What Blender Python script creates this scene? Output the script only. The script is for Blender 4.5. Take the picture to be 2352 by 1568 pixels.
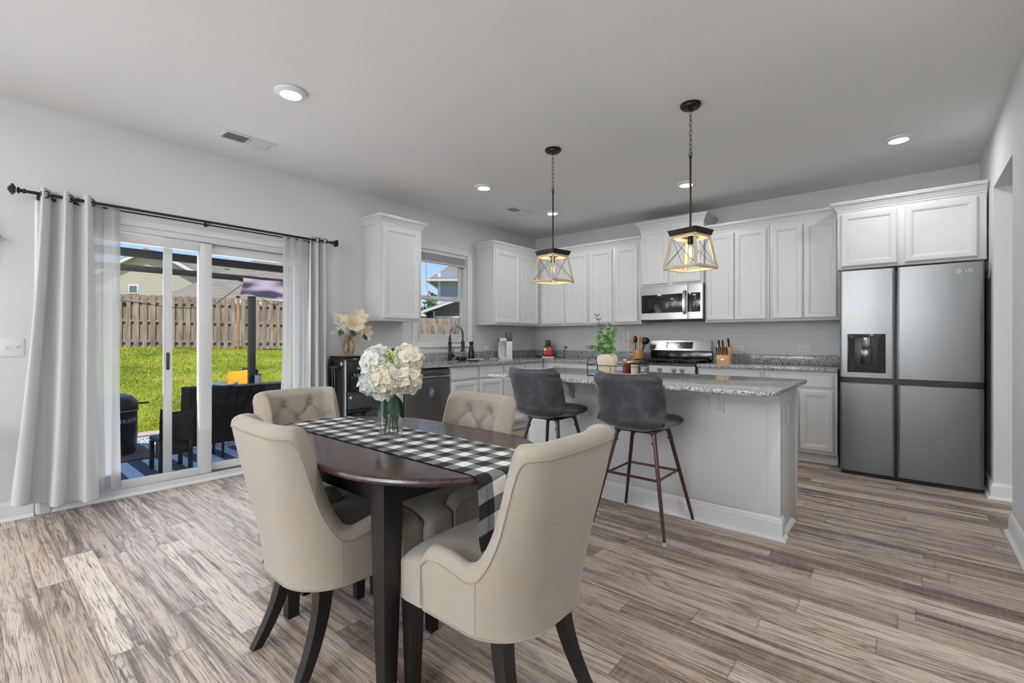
import bpy, bmesh, math, random
from mathutils import Vector, Matrix, noise
random.seed(7)
PI = math.pi
D = bpy.data
for o in list(D.objects): D.objects.remove(o)
SC = bpy.context.scene
COL = SC.collection
# ------------------------------------------------------------------ camera
cd = D.cameras.new('camera'); cam = D.objects.new('camera', cd); COL.objects.link(cam)
cam.location = (4.464, -5.832, 1.1796)
cam.rotation_mode = 'XYZ'
cam.matrix_world = (Matrix.Translation(cam.location) @ Matrix.Rotation(0.7029, 4, 'Z')
                    @ Matrix.Rotation(PI/2, 4, 'X') @ Matrix.Rotation(0.001, 4, 'Z'))
cd.sensor_width = 36.0; cd.lens = 1073.72/2352*36.0; cd.shift_y = -5.15/2352
cd.clip_start = .05; cd.clip_end = 300
SC.camera = cam
# ------------------------------------------------------------------ view
SC.view_settings.view_transform = 'Standard'; SC.view_settings.look = 'None'
SC.view_settings.gamma = 1; SC.view_settings.use_curve_mapping = False
SC.view_settings.exposure = 0.08
# ------------------------------------------------------------------ sky
W = D.worlds.new('sky'); SC.world = W; W.use_nodes = True
nt = W.node_tree; nt.nodes.clear()
def wn(t, **k):
    n = nt.nodes.new(t)
    for a, b in k.items(): setattr(n, a, b)
    return n
tc = wn('ShaderNodeTexCoord'); sep = wn('ShaderNodeSeparateXYZ'); nt.links.new(tc.outputs['Generated'], sep.inputs[0])
rmp = wn('ShaderNodeValToRGB'); nt.links.new(sep.outputs['Z'], rmp.inputs[0])
e = rmp.color_ramp.elements
e[0].position = 0.0; e[0].color = (.66, .80, .95, 1)
e[1].position = 0.55; e[1].color = (.10, .30, .80, 1)
x = e.new(.16); x.color = (.42, .66, .96, 1)
x = e.new(.30); x.color = (.20, .46, .92, 1)
nz = wn('ShaderNodeTexNoise'); nz.inputs['Scale'].default_value = 3.2; nz.inputs['Detail'].default_value = 6
mp = wn('ShaderNodeMapping'); mp.inputs['Scale'].default_value = (1, 1, 3.5)
nt.links.new(tc.outputs['Generated'], mp.inputs[0]); nt.links.new(mp.outputs[0], nz.inputs['Vector'])
cr = wn('ShaderNodeValToRGB'); cr.color_ramp.elements[0].position = .5; cr.color_ramp.elements[1].position = .72
nt.links.new(nz.outputs[0], cr.inputs[0])
mx = wn('ShaderNodeMix', data_type='RGBA'); nt.links.new(cr.outputs[0], mx.inputs[0])
nt.links.new(rmp.outputs[0], mx.inputs[6]); mx.inputs[7].default_value = (.85, .9, .98, 1)
bg = wn('ShaderNodeBackground'); bg.inputs[1].default_value = 1.0
nt.links.new(mx.outputs[2], bg.inputs[0])
wo = wn('ShaderNodeOutputWorld'); nt.links.new(bg.outputs[0], wo.inputs[0])
def lamp(name, kind, loc, rot=(0, 0, 0), energy=10, color=(1, 1, 1), size=None, size_y=None, parent=None, **k):
    l = D.lights.new(name, kind); l.energy = energy; l.color = color
    if kind == 'AREA':
        l.shape = 'RECTANGLE' if size_y else 'DISK'; l.size = size
        if size_y: l.size_y = size_y
    for a, b in k.items(): setattr(l, a, b)
    o = D.objects.new(name, l); COL.objects.link(o); o.location = loc; o.rotation_euler = rot
    if parent: o.parent = parent
    return o
sd = Vector((math.cos(math.radians(54))*math.cos(math.radians(-30)), math.cos(math.radians(54))*math.sin(math.radians(-30)), math.sin(math.radians(54))))
lamp('sun', 'SUN', (10, -6, 20), sd.to_track_quat('Z', 'Y').to_euler(), 4.2, (1, .95, .86), angle=.009)
# daylight coming in through the rear windows of the room
RW = [(1.35, 1.35), (3.35, 1.35)]
for i, (wx, wz) in enumerate(RW):
    lamp('window_area_light', 'AREA', (wx, -9.44, 1.5), (PI/2+math.radians(22), 0, PI), (215, 565)[i], (.89, .95, 1), 1.25, 1.45)
lamp('door_daylight', 'AREA', (-.22, -4.51, 1.05), (0, -PI/2-math.radians(18), 0), 22, (.95, .975, 1), 1.8, 1.6)
lamp('window_area_light', 'AREA', (.16, -7.5, 1.55), (0, -PI/2, 0), 20, (.89, .95, 1), 1.3, 1.4)  # added lamp at the added side window, lifts the right side and island front
LAMP_W = 5.9
# ------------------------------------------------------------------ materials
def lin(c):
    c = c/255.0
    return c/12.92 if c <= .04045 else ((c+.055)/1.055)**2.4
def RGB(r, g, b): return (lin(r), lin(g), lin(b), 1)
class NT:
    def __init__(s, name, rough=.5, metal=0.0):
        s.m = D.materials.new(name); s.m.use_nodes = True; s.t = s.m.node_tree
        s.b = s.t.nodes['Principled BSDF']; s.b.inputs['Roughness'].default_value = rough
        s.b.inputs['Metallic'].default_value = metal
        s.co = None
    def n(s, typ, ins=None, **k):
        n = s.t.nodes.new(typ)
        for a, v in k.items(): setattr(n, a, v)
        if ins:
            for a, v in ins.items():
                if hasattr(v, 'is_linked') or isinstance(v, bpy.types.NodeSocket): s.t.links.new(v, n.inputs[a])
                else: n.inputs[a].default_value = v
        return n
    def obj(s, kind='Object'):
        if not s.co: s.co = s.t.nodes.new('ShaderNodeTexCoord')
        return s.co.outputs[kind]
    def map(s, scale=(1, 1, 1), rot=(0, 0, 0), kind='Object', loc=(0, 0, 0)):
        return s.n('ShaderNodeMapping', {'Vector': s.obj(kind), 'Scale': scale, 'Rotation': rot, 'Location': loc}).outputs[0]
    def noise(s, vec, scale=5, detail=4, rough=.5, dist=0):
        return s.n('ShaderNodeTexNoise', {'Vector': vec, 'Scale': scale, 'Detail': detail, 'Roughness': rough, 'Distortion': dist}).outputs[0]
    def ramp(s, fac, stops, interp='LINEAR'):
        n = s.n('ShaderNodeValToRGB', {'Fac': fac}); r = n.color_ramp; r.interpolation = interp
        while len(r.elements) < len(stops): r.elements.new(.5)
        for el, (p, c) in zip(r.elements, stops):
            el.position = p; el.color = c if len(c) == 4 else (c[0], c[1], c[2], 1)
        return n.outputs[0]
    def mix(s, f, a, b, mode='MIX'):
        n = s.n('ShaderNodeMix', data_type='RGBA', blend_type=mode)
        for i, v in ((0, f), (6, a), (7, b)):
            if isinstance(v, bpy.types.NodeSocket): s.t.links.new(v, n.inputs[i])
            else: n.inputs[i].default_value = v
        return n.outputs[2]
    def math(s, op, a, b=0.0, c=None):
        n = s.n('ShaderNodeMath', operation=op)
        for i, v in enumerate((a, b) if c is None else (a, b, c)):
            if isinstance(v, bpy.types.NodeSocket): s.t.links.new(v, n.inputs[i])
            else: n.inputs[i].default_value = v
        return n.outputs[0]
    def bump(s, h, strength=.3, dist=.01):
        n = s.n('ShaderNodeBump', {'Height': h, 'Strength': strength, 'Distance': dist})
        s.t.links.new(n.outputs[0], s.b.inputs['Normal']); return n
    def col(s, v):
        if isinstance(v, bpy.types.NodeSocket): s.t.links.new(v, s.b.inputs['Base Color'])
        else: s.b.inputs['Base Color'].default_value = v
    def rgh(s, v): s.t.links.new(v, s.b.inputs['Roughness'])
G = lambda v: (v, v, v, 1)
def plain(name, c, rough=.5, metal=0, nscale=0, bump=0, var=0.0, coat=0):
    s = NT(name, rough, metal)
    if var or bump:
        f = s.noise(s.obj(), nscale or 20, 5)
        if var:
            a = tuple(x*(1-var) for x in c[:3])+(1,); b = tuple(min(1, x*(1+var)) for x in c[:3])+(1,)
            s.col(s.ramp(f, [(.3, a), (.7, b)]))
        else: s.col(c)
        if bump: s.bump(f, bump, .002)
    else: s.col(c)
    if coat: s.b.inputs['Coat Weight'].default_value = coat; s.b.inputs['Coat Roughness'].default_value = .08
    return s.m
M = {}
M['wall'] = plain('wall_paint', G(.71), .75, nscale=60, bump=.08, var=.012)
M['ceiling'] = plain('ceiling_paint', G(.85), .85, nscale=80, bump=.1, var=.01)
M['trim'] = plain('white_trim_paint', G(.78), .38, nscale=8, var=.01)
M['cab'] = plain('white_cabinet_paint', G(.71), .33, nscale=8, var=.012)
M['vinyl'] = plain('white_vinyl', G(.70), .35, nscale=8, var=.01)
M['plate'] = plain('outlet_plastic', G(.78), .3, nscale=8, var=.01)
M['black'] = plain('black_metal', G(.008), .42, 0, nscale=30, var=.2)
M['blackgloss'] = plain('glossy_black_plastic', G(.006), .12, nscale=12, var=.2, coat=.4)
M['blackplastic'] = plain('black_plastic', G(.012), .35, nscale=12, var=.2)
M['darkgrey'] = plain('dark_grey_plastic', G(.05), .4, nscale=12, var=.2)
M['bronze'] = plain('oil_rubbed_bronze', (.035, .022, .015, 1), .38, .7, nscale=30, var=.2)
M['chrome'] = plain('chrome', G(.7), .12, 1, nscale=10, var=.02)
M['whiteplastic'] = plain('white_plastic', G(.8), .3, nscale=10, var=.01)
M['towel'] = plain('white_towel', G(.75), .9, nscale=200, bump=.3, var=.05)
M['rope'] = plain('black_cord', G(.01), .6, nscale=10, var=.1)
M['whitecord'] = plain('white_cord', G(.75), .5, nscale=10, var=.02)
M['ceramic'] = plain('cream_ceramic', RGB(232, 214, 190), .45, nscale=10, var=.03)
M['redglass'] = plain('dark_red_glass', RGB(92, 8, 22), .08, nscale=5, var=.1, coat=.6)
M['redbox'] = plain('red_glass_bottle', RGB(165, 14, 12), .1, nscale=5, var=.1, coat=.6)
M['gold'] = plain('gold_lid', RGB(190, 165, 110), .3, 1, nscale=10, var=.05)
M['label'] = plain('cream_paper', RGB(225, 205, 180), .6, nscale=40, var=.06)
M['whiteprint'] = plain('white_print', G(.8), .5, nscale=10, var=.02)
M['greyprint'] = plain('grey_print', G(.35), .5, nscale=10, var=.02)
M['pinkprint'] = plain('pink_sticker', RGB(225, 190, 200), .5, nscale=60, var=.08)
M['greensticker'] = plain('green_sticker', RGB(70, 120, 105), .4, nscale=60, var=.1)
M['dark'] = plain('dark_void', G(.01), .7, nscale=10, var=.1)
M['concrete'] = plain('patio_concrete', RGB(196, 178, 160), .85, nscale=14, bump=.2, var=.08)
M['duct'] = plain('duct_interior', G(.07), .7, nscale=10, var=.1)
M['glide'] = plain('clear_glide', G(.6), .1, nscale=10, var=.02)
M['cutlery'] = plain('black_handle', G(.012), .33, nscale=30, var=.2)
M['orange'] = plain('orange_fabric', RGB(250, 160, 30), .85, nscale=120, bump=.2, var=.05)
M['canopy'] = plain('grey_mauve_canvas', RGB(172, 158, 172), .85, nscale=60, bump=.1, var=.05)
M['pergola'] = plain('dark_brown_metal', RGB(46, 42, 42), .5, nscale=20, var=.1)
M['cloth'] = plain('black_cloth', G(.0025), .9, nscale=80, bump=.2, var=.3)
M['tablebrown'] = plain('brown_table_top', RGB(95, 75, 68), .5, nscale=10, var=.1)
M['petalw'] = plain('white_petal', RGB(246, 245, 236), .7, nscale=14, var=.09)
M['petalc'] = plain('cream_petal', RGB(248, 240, 214), .7, nscale=14, var=.10)
M['petalb'] = plain('blue_white_petal', RGB(215, 230, 226), .7, nscale=14, var=.08)
M['petalm'] = plain('magnolia_petal', RGB(250, 238, 218), .65, nscale=20, var=.06)
M['yellow'] = plain('yellow_centre', RGB(225, 170, 60), .7, nscale=20, var=.1)
M['leaf'] = plain('green_leaf', RGB(58, 110, 42), .45, nscale=30, var=.35)
M['leafd'] = plain('dark_green_leaf', RGB(34, 74, 48), .45, nscale=30, var=.35)
M['leafy'] = plain('lime_bud', RGB(150, 180, 70), .6, nscale=30, var=.2)
M['euca'] = plain('eucalyptus_leaf', RGB(122, 160, 104), .55, nscale=25, var=.35)
M['stem'] = plain('dark_stem', RGB(52, 50, 34), .6, nscale=30, var=.3)
M['twig'] = plain('tan_twig', RGB(170, 130, 100), .7, nscale=30, var=.2)
def petal(name, c):
    s = NT(name, .7); f = s.noise(s.obj(), 16, 4); a = tuple(v*.9 for v in c[:3])+(1,); cc = s.ramp(f, [(.3, a), (.7, c)]); s.col(cc)
    tl = s.n('ShaderNodeBsdfTranslucent'); s.t.links.new(cc, tl.inputs[0]); mi = s.t.nodes.new('ShaderNodeMixShader'); mi.inputs[0].default_value = .33
    s.t.links.new(s.b.outputs[0], mi.inputs[1]); s.t.links.new(tl.outputs[0], mi.inputs[2]); s.t.links.new(mi.outputs[0], s.t.nodes['Material Output'].inputs[0]); return s.m
M['petalw'] = petal('white_petal', RGB(252, 251, 245)); M['petalc'] = petal('cream_petal', RGB(253, 248, 230))
M['petalb'] = petal('blue_white_petal', RGB(238, 243, 241)); M['petalm'] = petal('magnolia_petal', RGB(253, 240, 214))
def emis(name, c, st):
    s = NT(name); s.col(G(.8)); s.b.inputs['Emission Color'].default_value = c; s.b.inputs['Emission Strength'].default_value = st
    return s.m
M['led'] = emis('lamp_diffuser', (1, .98, .94, 1), 6)
M['filament'] = emis('warm_filament', (1, .86, .62, 1), 22)
M['display'] = emis('blue_display', (.35, .65, 1, 1), 2.0)
M['greenled'] = emis('green_led', (.3, 1, .2, 1), 2.5)
M['whiteled'] = emis('white_led', (.8, .9, 1, 1), 1.2)
def thin_glass(name, tint=(1, 1, 1, 1), refl=.07, rough=0.0):
    s = NT(name); t = s.t; t.nodes.remove(s.b)
    tr = t.nodes.new('ShaderNodeBsdfTransparent'); tr.inputs[0].default_value = tint
    gl = t.nodes.new('ShaderNodeBsdfGlossy'); gl.inputs['Roughness'].default_value = rough
    lw = t.nodes.new('ShaderNodeFresnel'); lw.inputs[0].default_value = 1.45
    mu = t.nodes.new('ShaderNodeMath'); mu.operation = 'MULTIPLY'; mu.inputs[1].default_value = refl/.04*.8; mn = t.nodes.new('ShaderNodeMath'); mn.operation = 'MINIMUM'; mn.inputs[1].default_value = .30
    t.links.new(lw.outputs[0], mu.inputs[0])
    mi = t.nodes.new('ShaderNodeMixShader'); t.links.new(mu.outputs[0], mn.inputs[0]); t.links.new(mn.outputs[0], mi.inputs[0]); t.links.new(tr.outputs[0], mi.inputs[1]); t.links.new(gl.outputs[0], mi.inputs[2])
    out = t.nodes['Material Output']; t.links.new(mi.outputs[0], out.inputs[0])
    return s.m
M['pane'] = thin_glass('window_glass', refl=.02)
M['vase'] = thin_glass('clear_glass', (.985, .992, .99, 1), .06)
M['amberglass'] = thin_glass('amber_tinted_glass', (.975, .925, .85, 1), .06)
M['bulb'] = thin_glass('bulb_glass', (1, .93, .8, 1), .05)
def sheer():
    s = NT('sheer_fabric'); t = s.t; t.nodes.remove(s.b)
    tr = t.nodes.new('ShaderNodeBsdfTransparent'); df = t.nodes.new('ShaderNodeBsdfDiffuse'); df.inputs[0].default_value = G(.72)
    tl = t.nodes.new('ShaderNodeBsdfTranslucent'); tl.inputs[0].default_value = G(.6)
    m1 = t.nodes.new('ShaderNodeMixShader'); m1.inputs[0].default_value = .5
    t.links.new(df.outputs[0], m1.inputs[1]); t.links.new(tl.outputs[0], m1.inputs[2])
    m2 = t.nodes.new('ShaderNodeMixShader'); m2.inputs[0].default_value = .58
    t.links.new(tr.outputs[0], m2.inputs[1]); t.links.new(m1.outputs[0], m2.inputs[2])
    t.links.new(m2.outputs[0], t.nodes['Material Output'].inputs[0]); return s.m
M['sheer'] = sheer()
def curtain():
    s = NT('grey_curtain_fabric', .85); c = s.noise(s.map((900, 900, 300)), 1, 2)
    s.col(s.ramp(c, [(.3, G(.60)), (.7, G(.68))])); s.bump(c, .1, .001)
    s.b.inputs['Sheen Weight'].default_value = .2; return s.m
M['curtain'] = curtain()
def plank_floor():
    s = NT('wood_plank_floor', .42)
    sp = s.n('ShaderNodeSeparateXYZ', {0: s.obj()}); X, Y = sp.outputs[0], sp.outputs[1]
    w, L = .1245, 1.22
    r = s.math('DIVIDE', Y, w); row = s.math('FLOOR', r); fy = s.math('FRACT', r)
    rn = s.n('ShaderNodeTexWhiteNoise', {'W': row}, noise_dimensions='1D').outputs[0]
    cx = s.math('ADD', s.math('DIVIDE', X, L), s.math('MULTIPLY', rn, 7.31)); c = s.math('FLOOR', cx); fx = s.math('FRACT', cx)
    idv = s.n('ShaderNodeCombineXYZ', {0: row, 1: c}).outputs[0]
    wn_ = s.n('ShaderNodeTexWhiteNoise', {'Vector': idv}, noise_dimensions='3D'); rv = wn_.outputs[0]; rc = wn_.outputs[1]
    off = s.n('ShaderNodeVectorMath', {0: rc, 1: (13, 17, 19)}, operation='MULTIPLY').outputs[0]
    vec = s.n('ShaderNodeVectorMath', {0: s.obj(), 1: off}, operation='ADD').outputs[0]
    def stretch(sx, sy): return s.n('ShaderNodeMapping', {'Vector': vec, 'Scale': (sx, sy, 1)}).outputs[0]
    g1 = s.noise(stretch(1.1, 24), 1.0, 9, .66, .35)       # broad streaks
    g2 = s.noise(stretch(7, 230), 1.0, 4, .6, .2)          # fine pores
    g5 = s.noise(stretch(2.6, 90), 1.0, 6, .65, .5)        # cracks
    g3 = s.noise(stretch(.42, 6.0), 1.0, 2, .45, .9)       # growth rings
    g4 = s.noise(stretch(.9, 2.0), 1.0, 2, .5, 0)          # patches that carry rings
    g6 = s.noise(stretch(60, 5), 1.0, 2, .5, 0)            # saw marks
    wav = s.math('FRACT', s.math('MULTIPLY', g3, 22.0)); wav = s.math('ABSOLUTE', s.math('SUBTRACT', wav, .5))
    base = s.ramp(rv, [(0, RGB(138, 121, 108)), (.3, RGB(182, 164, 149)), (.55, RGB(206, 188, 172)), (.8, RGB(164, 150, 140)), (1, RGB(232, 216, 200))])
    c1 = s.mix(s.ramp(g1, [(.36, G(.95)), (.49, G(0))]), base, RGB(92, 78, 69))
    c2 = s.mix(s.ramp(g1, [(.50, G(0)), (.68, G(.75))]), c1, RGB(218, 204, 190))
    ring = s.math('MULTIPLY', s.ramp(wav, [(.0, G(1)), (.20, G(0))]), s.ramp(g4, [(.45, G(.1)), (.58, G(.75))]))
    c3 = s.mix(ring, c2, RGB(96, 82, 72))
    c4 = s.mix(s.ramp(g5, [(.33, G(.85)), (.41, G(0))]), c3, RGB(52, 43, 37))
    c4 = s.mix(s.ramp(g2, [(.36, G(.85)), (.47, G(0))]), c4, RGB(78, 66, 58))
    c4 = s.mix(s.math('MULTIPLY', s.ramp(g6, [(.52, G(0)), (.68, G(1))]), .09), c4, RGB(225, 214, 202))
    eg = s.math('MINIMUM', s.math('MULTIPLY', s.math('MINIMUM', fy, s.math('SUBTRACT', 1.0, fy)), w), s.math('MULTIPLY', s.math('MINIMUM', fx, s.math('SUBTRACT', 1.0, fx)), L))
    seam = s.ramp(eg, [(.0, G(1)), (.0013, G(0))])
    s.col(s.mix(s.math('MULTIPLY', seam, .6), c4, RGB(70, 60, 53)))
    s.rgh(s.math('ADD', s.math('MULTIPLY', g1, .2), .36))
    s.bump(s.math('ADD', s.math('MULTIPLY', g5, .8), s.math('MULTIPLY', seam, -1.0)), .22, .0015)
    s.b.inputs['Specular IOR Level'].default_value = .32
    return s.m
M['floor'] = plank_floor()
def granite():
    s = NT('speckled_granite', .12)
    v = s.n('ShaderNodeTexVoronoi', {'Vector': s.obj(), 'Scale': 210.0, 'Randomness': 1.0})
    h = s.n('ShaderNodeSeparateColor', {0: v.outputs['Color']}).outputs[0]
    n1 = s.noise(s.obj(), 90, 4, .6)
    f = s.math('ADD', s.math('MULTIPLY', h, .7), s.math('MULTIPLY', n1, .5))
    s.col(s.ramp(f, [(.30, G(.015)), (.40, G(.09)), (.50, G(.26)), (.62, G(.42)), (.80, G(.68)), (.95, G(.5))]))
    s.rgh(s.math('ADD', s.math('MULTIPLY', n1, .08), .06)); return s.m
M['granite'] = granite()
def linen():
    s = NT('beige_linen', .9)
    a = s.noise(s.map((800, 600, 800)), 1, 3, .6); b = s.noise(s.obj(), 9, 4)
    c = s.mix(s.ramp(a, [(.35, G(0)), (.65, G(1))]), RGB(178, 166, 151), RGB(143, 132, 120))
    s.col(s.mix(s.ramp(b, [(.35, G(.0)), (.7, G(.22))]), c, RGB(155, 157, 160)))
    s.bump(a, .5, .0016); s.b.inputs['Sheen Weight'].default_value = .2; s.b.inputs['Sheen Roughness'].default_value = .5; return s.m
M['linen'] = linen()
M['welt'] = plain('linen_piping', RGB(150, 139, 126), .9, nscale=200, bump=.3, var=.08)
M['button'] = plain('covered_button', RGB(150, 136, 120), .9, nscale=200, bump=.2, var=.08)
def velvet():
    s = NT('grey_velvet', .62)
    a = s.noise(s.map((7, 7, 9)), 1, 6, .7, .8); b = s.noise(s.obj(), 45, 3)
    s.col(s.ramp(a, [(.32, RGB(40, 41, 44)), (.5, RGB(55, 57, 61)), (.70, RGB(80, 83, 88))]))
    s.bump(s.math('ADD', a, s.math('MULTIPLY', b, .1)), .35, .008)
    s.b.inputs['Sheen Weight'].default_value = .55; s.b.inputs['Sheen Roughness'].default_value = .35; return s.m
M['velvet'] = velvet()
def dwood(name, c1, c2, rough, axis=(2, 30, 30), coat=0.0):
    s = NT(name, rough); a = s.noise(s.map(axis), 1, 6, .6, .5)
    s.col(s.ramp(a, [(.3, c1), (.7, c2)])); s.bump(a, .08, .001)
    if coat: s.b.inputs['Coat Weight'].default_value = coat; s.b.inputs['Coat Roughness'].default_value = .06
    return s.m
M['espresso'] = dwood('espresso_wood', RGB(26, 16, 14), RGB(62, 36, 29), .26, (3, 40, 40), .25)
M['espressoleg'] = dwood('espresso_leg', RGB(8, 6, 7), RGB(20, 15, 15), .42, (40, 40, 3))
M['mahogany'] = dwood('brown_wood_look_metal', RGB(40, 22, 20), RGB(86, 46, 38), .3, (40, 40, 3), .2)
M['bamboo'] = dwood('bamboo', RGB(176, 112, 50), RGB(214, 150, 82), .45, (90, 90, 3))
M['maple'] = dwood('light_block_wood', RGB(205, 150, 92), RGB(232, 184, 128), .45, (3, 40, 60))
M['spoon'] = dwood('utensil_wood', RGB(196, 132, 70), RGB(226, 172, 110), .5, (60, 60, 4))
M['driftwood'] = dwood('distressed_oak', RGB(178, 160, 130), RGB(208, 190, 158), .55, (30, 30, 6))
M['fencewood'] = dwood('weathered_fence_wood', RGB(112, 96, 84), RGB(178, 160, 142), .85, (9, 9, 1.2))
M['postwood'] = dwood('brown_post_wood', RGB(150, 100, 66), RGB(190, 140, 100), .85, (14, 14, 1.5))
def steel(name, base, rough, mp=(3, 3, 260)):
    s = NT(name, rough, 1.0)
    a = s.noise(s.map(mp), 1, 3); s.col(s.ramp(a, [(.2, G(base*.97)), (.8, G(base*1.03))]))
    w = s.noise(s.map((2.2, 2.2, .35)), 1, 2)
    s.bump(w, .12, .02); return s.m
M['steel'] = steel('brushed_stainless', .20, .30, (260, 260, 3))
M['steelh'] = steel('brushed_stainless_bright', .55, .24)
def gingham():
    s = NT('buffalo_check_cotton', .9)
    sp = s.n('ShaderNodeSeparateXYZ', {0: s.obj('UV')})
    q = .0475
    def band(v):
        f = s.math('FRACT', s.math('DIVIDE', v, 2*q)); return s.math('GREATER_THAN', f, .5)
    a, b = band(sp.outputs[0]), band(sp.outputs[1])
    wv = s.noise(s.map((1400, 1400, 1400)), 1, 2)
    t = s.math('ADD', a, b)
    g = s.mix(s.ramp(wv, [(.4, G(0)), (.6, G(1))]), G(.05), G(.28))
    c = s.mix(s.math('MINIMUM', t, 1.0), RGB(226, 218, 210), g)
    c = s.mix(s.math('MAXIMUM', s.math('SUBTRACT', t, 1.0), 0.0), c, G(.009))
    s.col(c); s.bump(wv, .2, .0008); return s.m
M['gingham'] = gingham()
def siding(name, c, pitch=.11):
    s = NT(name, .7); sp = s.n('ShaderNodeSeparateXYZ', {0: s.obj()})
    f = s.math('FRACT', s.math('DIVIDE', sp.outputs[2], pitch))
    d = tuple(v*.72 for v in c[:3])+(1,)
    s.col(s.ramp(f, [(.0, d), (.12, c), (1, c)])); s.bump(f, .6, .02); return s.m
M['sidingb'] = siding('beige_siding', RGB(190, 180, 166), .2)
M['sidingt'] = siding('blue_grey_siding', RGB(150, 168, 178), .2)
M['sidingp'] = siding('pale_siding', RGB(205, 205, 210), .2)
def shingle():
    s = NT('grey_shingles', .9); a = s.noise(s.map((1.5, 1.5, 9)), 1, 5, .6); b = s.noise(s.obj(), 12, 3)
    s.col(s.mix(b, s.ramp(a, [(.35, RGB(118, 110, 98)), (.65, RGB(158, 148, 132))]), RGB(136, 127, 113))); s.bump(a, .5, .03); return s.m
M['shingle'] = shingle()
def grassm(name, dark=False):
    s = NT(name, .8); a = s.noise(s.obj(), .55, 4, .6); b = s.noise(s.obj(), 9, 4, .7)
    c = s.ramp(a, [(.35, RGB(126, 146, 42)), (.5, RGB(170, 178, 48)), (.68, RGB(198, 196, 74))])
    c = s.mix(s.ramp(b, [(.3, G(.75)), (.55, G(0))]), c, RGB(92, 112, 30))
    s.col(c); s.bump(b, .8, .05); return s.m
M['lawn'] = grassm('lawn_ground'); M['blade'] = grassm('grass_blades')
def rug_stripe():
    s = NT('striped_rug', .95); sp = s.n('ShaderNodeSeparateXYZ', {0: s.obj()})
    f = s.math('GREATER_THAN', s.math('FRACT', s.math('DIVIDE', sp.outputs[1], .235)), .5)
    n = s.noise(s.map((150, 150, 1)), 1, 3)
    s.col(s.mix(f, s.ramp(n, [(.3, RGB(52, 62, 74)), (.7, RGB(78, 90, 104))]), s.ramp(n, [(.3, RGB(168, 186, 200)), (.7, RGB(205, 218, 228))]))); s.bump(n, .5, .004); return s.m
M['rugs'] = rug_stripe()
def rug_woven():
    s = NT('woven_black_white_rug', .95)
    w = s.n('ShaderNodeTexWave', {'Vector': s.map((1, 1, 1)), 'Scale': 9.0, 'Distortion': 6.0, 'Detail': 2.0, 'Detail Scale': 3.0}).outputs[0]
    n = s.noise(s.map((8, 45, 1)), 1, 3)
    f = s.math('ADD', s.math('MULTIPLY', w, .3), s.math('MULTIPLY', n, .9))
    s.col(s.ramp(f, [(.5, RGB(45, 48, 55)), (.58, RGB(225, 222, 215))])); return s.m
M['rugw'] = rug_woven()
M['mat'] = plain('brown_rubber_mat', RGB(104, 90, 84), .85, nscale=30, bump=.2, var=.1)
def wicker():
    s = NT('black_wicker', .5); w = s.n('ShaderNodeTexWave', {'Vector': s.map((1, 1, 1)), 'Scale': 26.0, 'Distortion': 1.0}, bands_direction='Z').outputs[0]
    s.col(s.ramp(w, [(.3, G(.006)), (.8, G(.035))])); s.bump(w, 1, .006); return s.m
M['wicker'] = wicker()
M['vinylcover'] = plain('black_vinyl_cover', G(.02), .38, nscale=9, bump=.25, var=.4)
def flowerglass(): pass
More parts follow.
